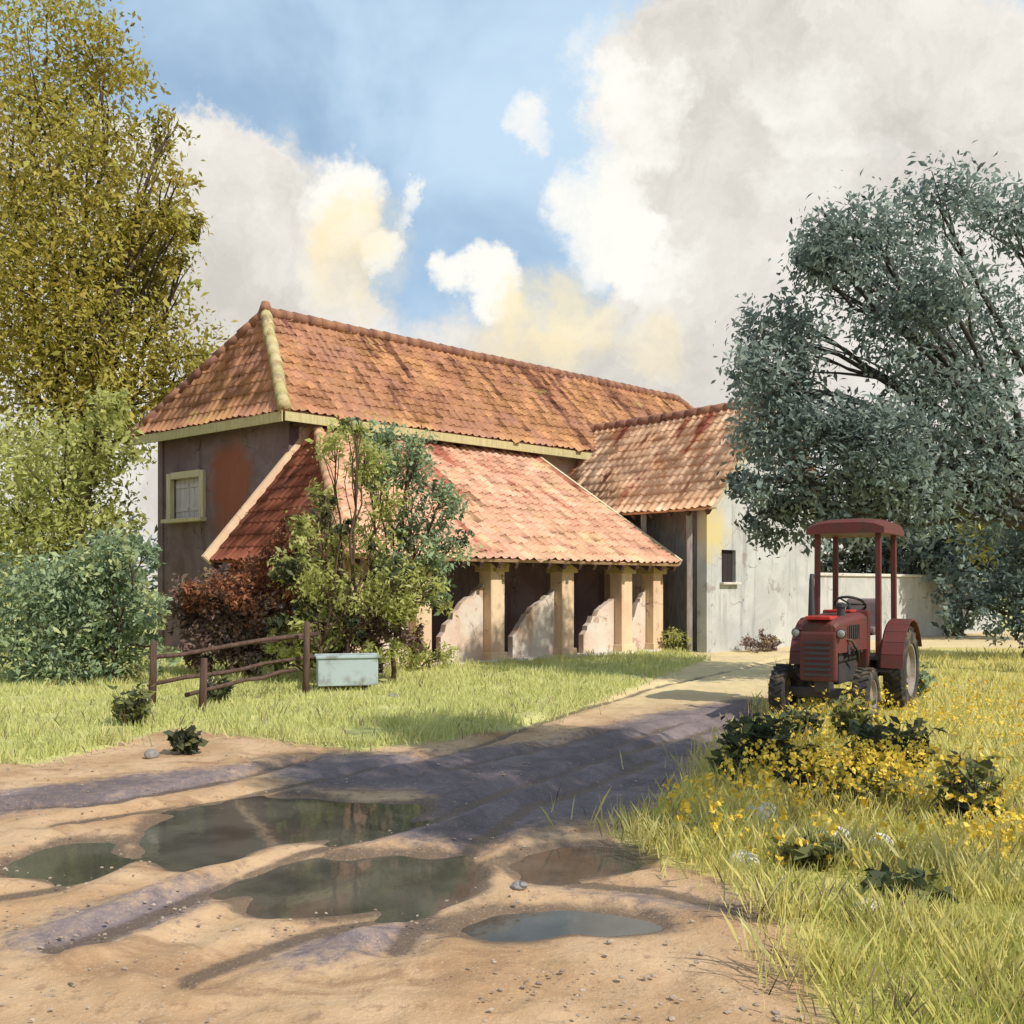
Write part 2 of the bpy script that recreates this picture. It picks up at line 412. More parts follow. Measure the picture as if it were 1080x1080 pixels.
# ------------------------------------------------------------------ ground
def poly_sd(px, py, poly):
    """signed distance (positive inside) to polygon, vectorised"""
    poly = np.asarray(poly, float); n = len(poly)
    d2 = np.full(px.shape, 1e18); inside = np.zeros(px.shape, bool)
    for i in range(n):
        ax, ay = poly[i]; bx, by = poly[(i + 1) % n]
        ex, ey = bx - ax, by - ay; wx, wy = px - ax, py - ay
        tt = np.clip((wx * ex + wy * ey) / (ex * ex + ey * ey + 1e-12), 0, 1)
        d2 = np.minimum(d2, (wx - ex * tt) ** 2 + (wy - ey * tt) ** 2)
        cnd = ((ay > py) != (by > py)) & (px < (bx - ax) * (py - ay) / (by - ay + 1e-12) + ax)
        inside ^= cnd
    d = np.sqrt(d2)
    return np.where(inside, d, -d)
def gpoly(pts): return [tuple(ground_at(*p)[:2]) for p in pts]
def line_d(px, py, pts):
    d2 = np.full(px.shape, 1e18)
    for (ax, ay), (bx, by) in zip(pts, pts[1:]):
        ex, ey = bx - ax, by - ay; wx, wy = px - ax, py - ay
        tt = np.clip((wx * ex + wy * ey) / (ex * ex + ey * ey + 1e-12), 0, 1)
        d2 = np.minimum(d2, (wx - ex * tt) ** 2 + (wy - ey * tt) ** 2)
    return np.sqrt(d2)
def sstep(x, a, b):
    t_ = np.clip((x - a) / (b - a), 0, 1); return t_ * t_ * (3 - 2 * t_)

LEFT_TURF = gpoly([(-900, 800), (40, 806), (104, 790), (180, 768), (300, 782), (380, 792), (470, 782), (570, 762), (640, 738), (700, 712), (745, 696)]) + \
            [tuple(tw(7.9, -.6)[:2]), tuple(tw(7.9, 30)[:2]), (-60, 60)]
RIGHT_TURF = gpoly([(862, 690), (835, 712), (800, 752), (770, 790), (720, 838), (672, 866), (650, 880), (690, 906), (760, 928), (815, 955), (845, 985), (880, 1060)]) + [(1.2, 2.0), (60, 2.0), (60, 24), (11, 27)]
MUD2 = [gpoly(q) for q in ([(-60, 838), (60, 826), (180, 812), (280, 806), (250, 826), (150, 842), (60, 856), (-60, 868)],
                          [(60, 960), (180, 935), (250, 915), (235, 945), (180, 975), (80, 1000), (-20, 1010)],
                          [(300, 985), (400, 970), (470, 958), (440, 985), (380, 1010), (280, 1025)],
                          [(560, 930), (680, 934), (780, 960), (700, 962), (600, 945)])]
MUD_SHADE = gpoly([(880, 735), (790, 738), (690, 752), (600, 778), (520, 790), (440, 796), (300, 800), (285, 815), (320, 832), (430, 832), (450, 838),
             (420, 858), (340, 880), (420, 884), (500, 893), (590, 868), (680, 856), (716, 838), (735, 800), (800, 765), (880, 752)])  # outline of a tree shadow across the track, coloured in with the mud
PUDDLES = [gpoly(q) for q in (
    [(155, 892), (175, 862), (215, 848), (290, 838), (380, 846), (452, 842), (448, 856), (390, 875), (320, 886), (270, 892), (235, 909), (190, 913), (160, 904)],
    [(5, 912), (60, 888), (105, 886), (118, 895), (108, 912), (60, 924)],
    [(240, 952), (290, 916), (340, 903), (420, 898), (470, 903), (494, 920), (485, 941), (450, 951), (380, 958), (300, 963)],
    [(536, 909), (570, 895), (620, 888), (670, 897), (660, 913), (600, 921), (560, 919)],
    [(470, 975), (500, 962), (555, 958), (610, 951), (676, 962), (700, 972), (640, 978), (600, 974), (560, 984), (505, 982)])]
def chaikin(q, n=2):
    for _ in range(n):
        o = []
        for i in range(len(q)):
            a, b = np.array(q[i]), np.array(q[(i + 1) % len(q)]); o += [tuple(a * .75 + b * .25), tuple(a * .25 + b * .75)]
        q = o
    return q
PUDDLES = [chaikin(q) for q in PUDDLES]
RUTS = [gpoly(q) for q in ([(320, 800), (220, 826), (110, 846), (20, 850)], [(430, 852), (330, 872), (250, 884)], [(330, 905), (240, 930), (150, 968), (60, 1000)], [(420, 962), (320, 985), (200, 1030)], [(640, 770), (520, 800), (430, 818)], [(800, 745), (700, 766), (640, 790)], [(120, 905), (60, 935), (-40, 950)], [(860, 688), (700, 722), (610, 748), (480, 792), (350, 818), (240, 842), (60, 868)],
                           [(870, 735), (700, 782), (560, 822), (460, 862), (320, 898), (230, 935), (100, 990)],
                           [(690, 800), (560, 848), (505, 885), (470, 925), (420, 1000)],
                           [(560, 925), (700, 938), (800, 965)])]
xs = np.concatenate([-np.geomspace(9, 900, 40)[::-1], np.linspace(-8.9, 8.9, 420), np.geomspace(9, 900, 40)])
ys = np.concatenate([-np.geomspace(2, 900, 14)[::-1], np.linspace(-1.5, 2.6, 8), np.geomspace(2.7, 34, 330), np.geomspace(35.5, 1500, 30)])
GX, GY = np.meshgrid(xs, ys)
def zones(px, py):
    return (poly_sd(px, py, LEFT_TURF), poly_sd(px, py, MUD_SHADE), poly_sd(px, py, RIGHT_TURF),
            np.max(np.stack([poly_sd(px, py, q) for q in PUDDLES]), 0))
def fbm(px, py, s, seed=0.0, oct_=4):
    out = np.zeros(px.shape)
    fl = out.reshape(-1); fx = px.reshape(-1) * s; fy = py.reshape(-1) * s
    for i in range(fl.size):
        fl[i] = mnoise.fractal((fx[i], fy[i], seed), 1.0, 2.0, oct_)
    return out
sdL, sdM, sdR, sdP = zones(GX, GY)
near = (np.abs(GX) < 9.5) & (GY > 2) & (GY < 36)
nz1 = np.zeros(GX.shape); nz2 = np.zeros(GX.shape)
nz1[near] = fbm(GX[near], GY[near], 1.1, 1.0); nz2[near] = fbm(GX[near], GY[near], 5.0, 7.0, 3)
def height(px, py, sdL_, sdR_, sdP_, n1, n2):
    z = .022 * n1 + .016 * n2
    grass = np.maximum(sstep(sdL_, -.1, .5), sstep(sdR_, -.1, .5))
    z = z + .05 * grass
    for q in RUTS:
        d = line_d(px, py, q)
        z = z - .045 * np.exp(-(d / .11) ** 2) * (1 - grass) + .02 * np.exp(-((d - .24) / .1) ** 2) * (1 - grass)
    pm = sstep(sdP_ + .11 * n1 + .06 * n2, -.24, .16)
    z = z * (1 - .5 * pm) - .075 * pm
    out_ = 1 - sstep(pm, .0, .18)
    z = np.where(sdP_ > -.9, z * (1 - out_) + np.maximum(z, -.018) * out_, z)
    return z
GZ = height(GX, GY, sdL, sdR, sdP, nz1, nz2)
ny, nx = GX.shape
gm = bpy.data.meshes.new('ground')
gv = np.stack([GX, GY, GZ], -1).reshape(-1, 3)
idx = np.arange(ny * nx).reshape(ny, nx)
gf = np.stack([idx[:-1, :-1], idx[:-1, 1:], idx[1:, 1:], idx[1:, :-1]], -1).reshape(-1, 4)
gm.vertices.add(len(gv)); gm.vertices.foreach_set('co', gv.ravel())
gm.loops.add(gf.size); gm.loops.foreach_set('vertex_index', gf.ravel().astype(np.int32))
gm.polygons.add(len(gf)); gm.polygons.foreach_set('loop_start', np.arange(0, gf.size, 4, dtype=np.int32))
gm.update(); gm.validate()
gm.polygons.foreach_set('use_smooth', np.ones(len(gf), bool))
ca = gm.color_attributes.new('zones', 'FLOAT_COLOR', 'POINT')
rutd = np.min(np.stack([line_d(GX, GY, q) for q in RUTS]), 0)
wetv = np.maximum(sstep(sdP + .10 * nz1 + .06 * nz2, -.30, .02), 1.0 * np.exp(-(rutd / .075) ** 2) * (1 - sstep(sdL, 0, .3)) * (1 - sstep(sdR, 0, .3)))
farL = np.where(GY > 36, 1.0, sstep(sdL + .12 * nz1, -.25, .25))
sdM2 = np.max(np.stack([poly_sd(GX, GY, q) for q in MUD2]), 0)
mud_shade_v = np.maximum(sstep(sdM + .16 * nz1 + .06 * nz2, -.45, .35), .8 * sstep(sdM2 + .16 * nz1 + .05 * nz2, -.3, .25))
zc = np.stack([farL, mud_shade_v, sstep(sdR + .12 * nz1, -.25, .25), wetv], -1)
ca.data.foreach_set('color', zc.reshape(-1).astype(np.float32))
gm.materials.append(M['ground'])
g_o = bpy.data.objects.new('ground', gm); link(g_o); tag(g_o, kind='structure')

for qi, q in enumerate(PUDDLES):
    c = np.mean(q, 0); bm = bmesh.new()
    ring = []
    m_ = len(q)
    for i in range(m_):
        a, b = np.array(q[i]), np.array(q[(i + 1) % m_])
        for f_ in (0, .5):
            p_ = a + (b - a) * f_
            dd = p_ - c; p_ = p_ + dd / np.linalg.norm(dd) * .30
            ring.append(bm.verts.new((p_[0], p_[1], -.030 - .002 * qi)))
    bm.faces.new(ring)
    bmesh.ops.triangulate(bm, faces=bm.faces[:])
    bmesh.ops.recalc_face_normals(bm, faces=bm.faces[:])
    if bm.faces[:][0].normal.z < 0: bmesh.ops.reverse_faces(bm, faces=bm.faces[:])
    o = bm_obj('puddle_water', bm, M['water']); tag(o, kind='structure')

# ------------------------------------------------------------------ leaves, trees, shrubs
def quad_mesh(name, v, tint, mat, parent=None, nv=4):
    """v: (N,4,3) quads"""
    n = len(v); me = bpy.data.meshes.new(name)
    me.vertices.add(n * 4); me.vertices.foreach_set('co', v.reshape(-1).astype(np.float32))
    me.loops.add(n * 4); me.loops.foreach_set('vertex_index', np.arange(n * 4, dtype=np.int32))
    me.polygons.add(n); me.polygons.foreach_set('loop_start', np.arange(0, n * 4, 4, dtype=np.int32))
    me.update()
    a = me.attributes.new('tint', 'FLOAT', 'FACE'); a.data.foreach_set('value', tint.astype(np.float32))
    me.materials.append(mat)
    o = bpy.data.objects.new(name, me)
    return link(o, parent)
def unit(a): return a / (np.linalg.norm(a, axis=-1, keepdims=True) + 1e-9)
def leaf_quads(c, out, size, aspect=.42, droop=.0):
    """one folded diamond leaf at each centre c with outward hint"""
    n = len(c)
    d = unit(rng.normal(size=(n, 3)) + .8 * out + np.array([0, 0, -droop]))
    nr = unit(rng.normal(size=(n, 3)) * .8 + .5 * out + np.array([0, 0, .6]))
    s = unit(np.cross(d, nr)); nr = np.cross(s, d)
    L = (size * np.clip(rng.lognormal(-.12, .34, n), .35, 1.65))[:, None]; W = L * aspect
    base = c - d * L * .5; tip = c + d * L * .5 - nr * L * .08
    l = c + s * W * .5 + nr * L * .06; r = c - s * W * .5 + nr * L * .06
    return np.stack([base, r, tip, l], 1)
def blobs_leaves(blobs, n, size, clump=.55, per=26, shell=.55, gaps=.0, aspect=.42, droop=.2, tint_bias=0.0, flat=1.0):
    """blobs: list of (Vector centre, radius or (rx,ry,rz)); leaves in clumps through the blob volumes"""
    ctr = np.array([list(b[0]) for b in blobs]); rad = np.array([(b[1],) * 3 if np.isscalar(b[1]) else b[1] for b in blobs], float)
    wgt = rad.prod(1) ** (2 / 3); wgt = wgt / wgt.sum()
    ncl = max(3, n // per)
    bi = rng.choice(len(blobs), ncl, p=wgt)
    dirs = unit(rng.normal(size=(ncl, 3)))
    rr = rng.uniform(0, 1, ncl) ** (1 / 3); rr = shell + (1 - shell) * rr if shell < 1 else rr
    rr = np.where(rng.uniform(size=ncl) < .25, rng.uniform(.15, .9, ncl), rr) * rng.uniform(.85, 1.12, ncl)
    cc = ctr[bi] + dirs * rad[bi] * rr[:, None]
    ctint = np.clip(rng.normal(.5, .24, ncl) + tint_bias, 0, 1)
    if gaps > 0:
        keep = np.array([mnoise.noise(Vector(p) * (1.4 / max(rad.mean(), .2))) > -.5 + gaps for p in cc])
        cc, dirs, ctint, bi = cc[keep], dirs[keep], ctint[keep], bi[keep]
    m = len(cc); k = per
    rcl = (rad[bi].mean(1) * clump * .42)[:, None, None] * np.array([1, 1, flat])
    lc = cc[:, None, :] + rng.normal(size=(m, k, 3)) * rcl * .75
    out = np.repeat(dirs[:, None, :], k, 1)
    tint = np.clip(np.repeat(ctint[:, None], k, 1) + rng.normal(0, .10, (m, k)), 0, 1)
    return leaf_quads(lc.reshape(-1, 3), out.reshape(-1, 3), size, aspect, droop), tint.reshape(-1)
def curve_pts(a, b, sag=.15, n=6, jit=.06):
    a, b = Vector(a), Vector(b); L = (b - a).length
    mid = (a + b) / 2 + Vector((random.uniform(-1, 1), random.uniform(-1, 1), .6)) * L * sag
    out = []
    for i in range(n + 1):
        t_ = i / n
        p = a * (1 - t_) ** 2 + mid * 2 * t_ * (1 - t_) + b * t_ ** 2
        if 0 < i < n: p += Vector((random.uniform(-1, 1), random.uniform(-1, 1), random.uniform(-1, 1))) * L * jit * .4
        out.append(p)
    return out
def tree(name, label, cat, base, blobs, n, size, leafm, barkm, r0, fork, group=None, gaps=.0, clump=.55, droop=.2, tint_bias=0, aspect=.42, part=('trunk', 'crown'), lean=(0, 0), per=26, twigs=0):
    t_ = thing(name, label, cat, base, 0, group); base = Vector(base)
    bm = bmesh.new()
    fk = Vector((base.x + lean[0], base.y + lean[1], base.z + fork))
    tp = curve_pts(Vector((base.x, base.y, base.z - .15)), fk, .05, 6)
    tube(bm, tp, [r0 * (1.25 if i == 0 else 1) * (1 - .4 * i / 6) for i in range(7)], 10)
    for c, r_ in blobs:
        st = tp[-1] if random.random() < .6 else tp[-2]
        rr = .42 * r0 * random.uniform(.6, 1.0)
        pts = curve_pts(st, Vector(c) + Vector((0, 0, .1)), .12, 7)
        tube(bm, pts, [rr * (1 - .85 * i / 7) + .008 for i in range(8)], 6)
        rm = r_ if np.isscalar(r_) else float(np.mean(r_))
        for q in range(3 + twigs):
            e = Vector(c) + Vector(unit(rng.normal(size=3))) * rm * random.uniform(.6, 1.0)
            pp = curve_pts(pts[random.choice((4, 5, 6))], e, .12, 4)
            tube(bm, pp, [rr * .3 * (1 - .85 * i / 4) + .005 for i in range(5)], 5)
    bm_world(part[0], bm, barkm, t_, True)
    v, ti = blobs_leaves(blobs, n, size, clump, per, .5, gaps, aspect, droop, tint_bias)
    v = v - np.array(list(base))
    quad_mesh(part[1], v, ti, leafm, t_)
    return t_
def sb(lst, depth, jit=.9):
    """blobs given as photo pixels (x, y, r) turned into places at a depth, spread in depth"""
    out = []
    for sx, sy, r_ in lst:
        y = depth + random.uniform(-jit, jit)
        out.append((at(sx, sy, y), r_ / F_PX * y))
    return out

# ------------------------------------------------------------------ roofs
def tile_plane(bm, poly, pitch=.235, course=.36, amp=.055, skirt=.06):
    """barrel-tiled plane over a convex polygon whose first edge is the eave"""
    poly = [Vector(p) for p in poly]
    e = (poly[1] - poly[0]).normalized()
    q = poly[2] - poly[0]; s = (q - e * q.dot(e)).normalized()
    n = e.cross(s).normalized()
    if n.z < 0: n = -n
    us = [(p - poly[0]).dot(e) for p in poly]; ss = [(p - poly[0]).dot(s) for p in poly]
    u0, u1, s1 = min(us), max(us), max(ss)
    uvl = bm.loops.layers.uv.get('roof_uv') or bm.loops.layers.uv.new('roof_uv')
    tl = bm.faces.layers.float.get('tint') or bm.faces.layers.float.new('tint')
    ncol = int((u1 - u0) / pitch) + 1; per = 6
    ncs = int(s1 / course) + 1
    tb = bmesh.new(); uvt = tb.loops.layers.uv.new('roof_uv'); tt = tb.faces.layers.float.new('tint')
    rows = []
    colj = [random.uniform(-.012, .012) for _ in range(ncol + 2)]
    for j in range(ncs):
        lowj = [random.uniform(-.03, .03) - (random.uniform(.05, .14) if random.random() < .035 else 0) for _ in range(ncol + 2)]
        for (sv, lift, isl) in ((j * course, .035, True), ((j + 1) * course - .004, .0, False)):
            row = []
            for i in range(ncol * per + 1):
                u_ = u0 + i * pitch / per
                ci = i // per
                ph = (i % per) / per
                h = amp * max(0.0, math.cos(2 * math.pi * (ph - .5))) + .012
                sag = .03 * mnoise.noise(Vector((u_ * .5, sv * .5, 3.1))) + .07 * mnoise.noise(Vector((u_ * .22, sv * .3, 8.1)))
                sj = sv + (lowj[ci] if isl else 0) + (0 if j else -.02)
                row.append((tb.verts.new(poly[0] + e * u_ + s * sj + n * (h + lift + colj[ci] * .6 + sag)), u_, sv))
            rows.append((row, j))
    for (ra, ja), (rb, jb) in zip(rows, rows[1:]):
        tints = [random.random() for _ in range(ncol + 1)]
        for i in range(len(ra) - 1):
            vs = [ra[i], ra[i + 1], rb[i + 1], rb[i]]
            f = tb.faces.new([v[0] for v in vs]); f[tt] = tints[i // per] if ja == jb else .15
            f.smooth = ja == jb
            for lp, v in zip(f.loops, vs): lp[uvt].uv = (v[1], v[2])
    m = len(poly)
    for k in range(1, m):
        a, b = poly[k], poly[(k + 1) % m]
        nn = (b - a).normalized().cross(n)
        cen = sum(poly, Vector()) / m
        if nn.dot(cen - a) > 0: nn = -nn
        bmesh.ops.bisect_plane(tb, geom=tb.verts[:] + tb.edges[:] + tb.faces[:], plane_co=a, plane_no=nn, clear_outer=True)
    # underside of the roof
    inner = [p - n * skirt for p in poly]; outer = [p + n * .004 for p in poly]
    va = [tb.verts.new(p) for p in outer]; vb = [tb.verts.new(p) for p in inner]
    fl = [tb.faces.new(vb[::-1]), tb.faces.new(va)] + [tb.faces.new([va[i], va[(i + 1) % m], vb[(i + 1) % m], vb[i]]) for i in range(m)]
    for f in fl: f[tt] = 0.0
    me = bpy.data.meshes.new('tmp'); tb.to_mesh(me); tb.free(); bm.from_mesh(me); bpy.data.meshes.remove(me)
def cap_row(bm, a, b, r=.13, step=.42):
    a, b = Vector(a), Vector(b); L = (b - a).length; n = max(1, int(L / step)); d = (b - a) / n
    for i in range(n):
        p, q = a + d * i, a + d * (i + 1.12)
        j = Vector((random.uniform(-.015, .015), random.uniform(-.015, .015), random.uniform(-.01, .01)))
        tube(bm, [p + j, q + j], [r * 1.12, r * .92], 10)

def wall_panel(bm, p0, p1, z0, z1, thick, openings=(), top=None):
    """wall from p0 to p1; thickness goes to the left of p0->p1 when positive; openings (s0,s1,za,zb)"""
    p0, p1 = Vector(p0), Vector(p1); d = (p1 - p0); L = d.length; d.normalize(); nrm = Vector((-d.y, d.x, 0)) * thick
    ss = sorted({0, L, *[o[0] for o in openings], *[o[1] for o in openings]}); zs = sorted({z0, z1, *[o[2] for o in openings], *[o[3] for o in openings]})
    hole = lambda s, z: any(o[0] < s < o[1] and o[2] < z < o[3] for o in openings)
    ins = lambda i, k: 0 <= i < len(ss) - 1 and 0 <= k < len(zs) - 1 and not hole((ss[i] + ss[i + 1]) / 2, (zs[k] + zs[k + 1]) / 2)
    P = lambda s, z, o=0: p0 + d * s + Z * z + nrm * o
    fs = []
    def F(*pts): fs.append(bm.faces.new([bm.verts.new(p) for p in pts]))
    for i in range(len(ss) - 1):
        for k_ in range(len(zs) - 1):
            if not ins(i, k_): continue
            a, b, c_, e = ss[i], ss[i + 1], zs[k_], zs[k_ + 1]
            F(P(a, c_), P(b, c_), P(b, e), P(a, e)); F(P(b, c_, 1), P(a, c_, 1), P(a, e, 1), P(b, e, 1))
            if not ins(i - 1, k_): F(P(a, c_, 1), P(a, c_), P(a, e), P(a, e, 1))
            if not ins(i + 1, k_): F(P(b, c_), P(b, c_, 1), P(b, e, 1), P(b, e))
            if not ins(i, k_ - 1): F(P(a, c_, 1), P(b, c_, 1), P(b, c_), P(a, c_))
            if not ins(i, k_ + 1): F(P(a, e), P(b, e), P(b, e, 1), P(a, e, 1))
    bmesh.ops.remove_doubles(bm, verts=bm.verts[:], dist=1e-5)
    bmesh.ops.recalc_face_normals(bm, faces=bm.faces[:])
def on_line(p0, d, sx):
    """parameter along p0 + t d that stands at photo column sx"""
    k_ = (sx - 540) / F_PX
    return (k_ * p0.y - p0.x) / (d.x - k_ * d.y)

# ------------------------------------------------------------------ main house
VD = Vector((-.787, .617, 0))
E0 = Vector((-5.32, 23.03, 5.8)); E1 = E0 + VD * 6.45
R0 = Vector((-6.55, 26.2, 8.9)); LR = 17.7; TL = 1.78 * 2 + LR
R1 = R0 + U * LR
E2 = E0 + U * TL; E3 = E1 + U * TL
house = thing('farm_house', 'tall mauve-walled house under the rust-orange hipped tile roof, at the left back', 'house', (E0.x, E0.y, 0))
W0 = E0 + (U + VD) * .45; W1 = E1 + (U - VD) * .45; W2 = E2 + (VD - U) * .45; W3 = E3 - (U + VD) * .45
g0 = lambda v, z=0: Vector((v.x, v.y, z))
dl = (W1 - W0).normalized()
ta = on_line(g0(W0), dl, 214); tb_ = on_line(g0(W0), dl, 181)
yw = (g0(W0) + dl * (ta + tb_) / 2).y
zt = EYE + (HOR - 502) / F_PX * yw; zb = EYE + (HOR - 547) / F_PX * yw
patch_c = at(243, 505, (g0(W0) + dl * on_line(g0(W0), dl, 243)).y)
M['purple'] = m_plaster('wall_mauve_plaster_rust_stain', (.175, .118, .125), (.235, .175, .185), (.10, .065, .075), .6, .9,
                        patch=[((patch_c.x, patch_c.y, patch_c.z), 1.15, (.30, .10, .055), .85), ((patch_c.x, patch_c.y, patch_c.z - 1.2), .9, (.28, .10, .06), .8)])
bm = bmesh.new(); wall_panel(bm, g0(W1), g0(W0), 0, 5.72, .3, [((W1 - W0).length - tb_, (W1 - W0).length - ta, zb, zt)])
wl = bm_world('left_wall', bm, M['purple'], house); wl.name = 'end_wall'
bm = bmesh.new(); wall_panel(bm, g0(W0) + U * .3, g0(W2) - U * .3, 0, 5.72, .3); bm_world('wall', bm, M['pink'], house)
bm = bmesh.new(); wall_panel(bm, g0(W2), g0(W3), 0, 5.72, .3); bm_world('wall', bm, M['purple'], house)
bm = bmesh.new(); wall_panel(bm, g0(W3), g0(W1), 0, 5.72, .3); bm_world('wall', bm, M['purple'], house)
# window: frame, sill, shutter
n_l = Vector((-dl.y, dl.x, 0))
if n_l.dot(Vector((0, -1, 0))) < 0: n_l = -n_l
wc = g0(W0) + dl * (ta + tb_) / 2; hw = (tb_ - ta) / 2; zc_ = (zb + zt) / 2; hh = (zt - zb) / 2
bm = bmesh.new()
for s_ in (-1, 1): box(bm, wc + dl * s_ * (hw + .03) + Z * zc_ + n_l * .02, dl * .09, n_l * .07, Z * (hh + .10), .01)
box(bm, wc + Z * (zt + .03) + n_l * .025, dl * (hw - .065), n_l * .062, Z * .09, .01)
win = bm_world('window', bm, M['frame'], house)
bm = bmesh.new(); box(bm, wc + Z * (zb - .05) + n_l * .08, dl * (hw + .18), n_l * .14, Z * .05, .01)
s_o = bm_world('sill', bm, M['frame'], win)
bm = bmesh.new()
for s_ in (-1, 1):
    for q in range(3):
        wq = (hw - .065) / 3
        box(bm, wc + dl * s_ * (wq * (q + .5) + .004) + Z * zc_ - n_l * .10, dl * (wq / 2 - .006), n_l * .02, Z * (hh - .02), .006)
    box(bm, wc + dl * s_ * (hw - .065) * .5 + Z * (zc_ + hh * .55) - n_l * .07, dl * (hw * .40), n_l * .012, Z * .05)
    box(bm, wc + dl * s_ * (hw - .065) * .5 + Z * (zc_ - hh * .55) - n_l * .07, dl * (hw * .40), n_l * .012, Z * .05)
bm_world('shutter', bm, M['shutter'], win)
# soffit and cream eave boards
bm = bmesh.new()
def strip(a, b, c, d_, z, th):
    prism(bm, [g0(a, z), g0(b, z), g0(c, z), g0(d_, z)], (0, 0, th))
i0 = E0 + (U + VD) * .03; i1 = E1 + (U - VD) * .03; i2 = E2 + (VD - U) * .03; i3 = E3 - (U + VD) * .03
j0, j1, j2, j3 = W0 - (U + VD) * .0, W1, W2, W3
strip(i0, i2, j2 + V * .25, j0 + V * .25, 5.723, .03); strip(i1, i0, j0, j1, 5.726, .025)
bm_world('soffit', bm, M['soffit'], house)
def eave_board(a, b, z, h=.2, th=.04, m='cream', par=house, out=None, ext=.0):
    bm_ = bmesh.new(); a, b = g0(a, z), g0(b, z); dd = (b - a).normalized()
    bar(bm_, a - dd * ext, b + dd * ext, th, h, bev=.008); return bm_world('eave_board', bm_, M[m], par)
eave_board(E0 + VD * .03 - Vector((.617, .787, 0)) * .03, E1, 5.66, .24)
eave_board(E0 - V * .03, E2, 5.665, .22)
# roof
bm = bmesh.new()
tile_plane(bm, [E0, E2, R1, R0])
bm_world('roof', bm, M['roof_rust'], house)
bm = bmesh.new()
tile_plane(bm, [E1, E0, R0])
tile_plane(bm, [E2, E3, R1], pitch=.4, course=.6)
tile_plane(bm, [E3, E1, R0, R1], pitch=.4, course=.6)
rf2 = bm_world('roof', bm, M['roof_rust'], house)
bm = bmesh.new(); cap_row(bm, E0 + Z * .05, R0 + Z * .06, .15); bm_world('hip_ridge', bm, M['ridge_cream'], house, True)
bm = bmesh.new(); cap_row(bm, R0 + Z * .07, R1 + Z * .07, .15); bm_world('ridge', bm, M['ridge_dark'], house, True)
bm = bmesh.new(); cap_row(bm, E1 + Z * .05, R0 + Z * .06, .13); bm_world('hip_ridge', bm, M['ridge_dark'], house, True)
bm = bmesh.new(); cap_row(bm, E2 + Z * .05, R1 + Z * .06, .13); cap_row(bm, E3 + Z * .05, R1 + Z * .06, .13); bm_world('hip_ridge', bm, M['ridge_dark'], house, True)
bm = bmesh.new(); tube(bm, [R0 + Z * .05, R0 + Z * .35], [.2, .1], 10); bm_world('finial', bm, M['ridge_dark'], house, True)
# rafter ends under the front eave
for i in range(12):
    bm = bmesh.new(); p = E0 + U * (.5 + i * .72) + Z * -.25
    bar(bm, p + V * .02, p + V * .44, .09, .11); bm_world('rafter_end', bm, M['timber'], house)

# ------------------------------------------------------------------ veranda (lean-to in front of the house)
ver = thing('veranda', 'low open veranda with plaster columns under the salmon lean-to tile roof', 'veranda', tw(3, 2))
TLc, TRt, EZ, WT, TZ = -2.3, 7.75, 2.25, 4.93, 5.56
tp0 = .47
bm = bmesh.new(); tile_plane(bm, [tw(TLc, -.5, EZ), tw(TRt, -.5, EZ), tw(TRt, WT, TZ), tw(tp0, WT, TZ)])
bm_world('roof', bm, M['roof_salmon'], ver)
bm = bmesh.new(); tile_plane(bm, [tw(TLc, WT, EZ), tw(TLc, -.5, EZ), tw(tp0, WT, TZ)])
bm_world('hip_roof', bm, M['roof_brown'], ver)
bm = bmesh.new(); cap_row(bm, tw(TLc, -.5, EZ + .05), tw(tp0, WT, TZ + .05), .12); bm_world('hip_ridge', bm, M['ridge_salmon'], ver, True)
bm = bmesh.new(); bar(bm, tw(TRt + .03, -.5, EZ + .04), tw(TRt + .03, WT - .05, TZ + .02), .09, .16); bm_world('verge_board', bm, M['frame'], ver)
# raking board of the left end, catching the light
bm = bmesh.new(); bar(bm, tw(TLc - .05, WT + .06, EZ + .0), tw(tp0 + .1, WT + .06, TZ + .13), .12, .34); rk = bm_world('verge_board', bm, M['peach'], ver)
bm = bmesh.new(); bar(bm, tw(TLc, WT - .12, EZ - .16), tw(tp0 - .3, WT - .12, TZ - .50), .12, .16); bm_world('rafter', bm, M['timber'], ver)
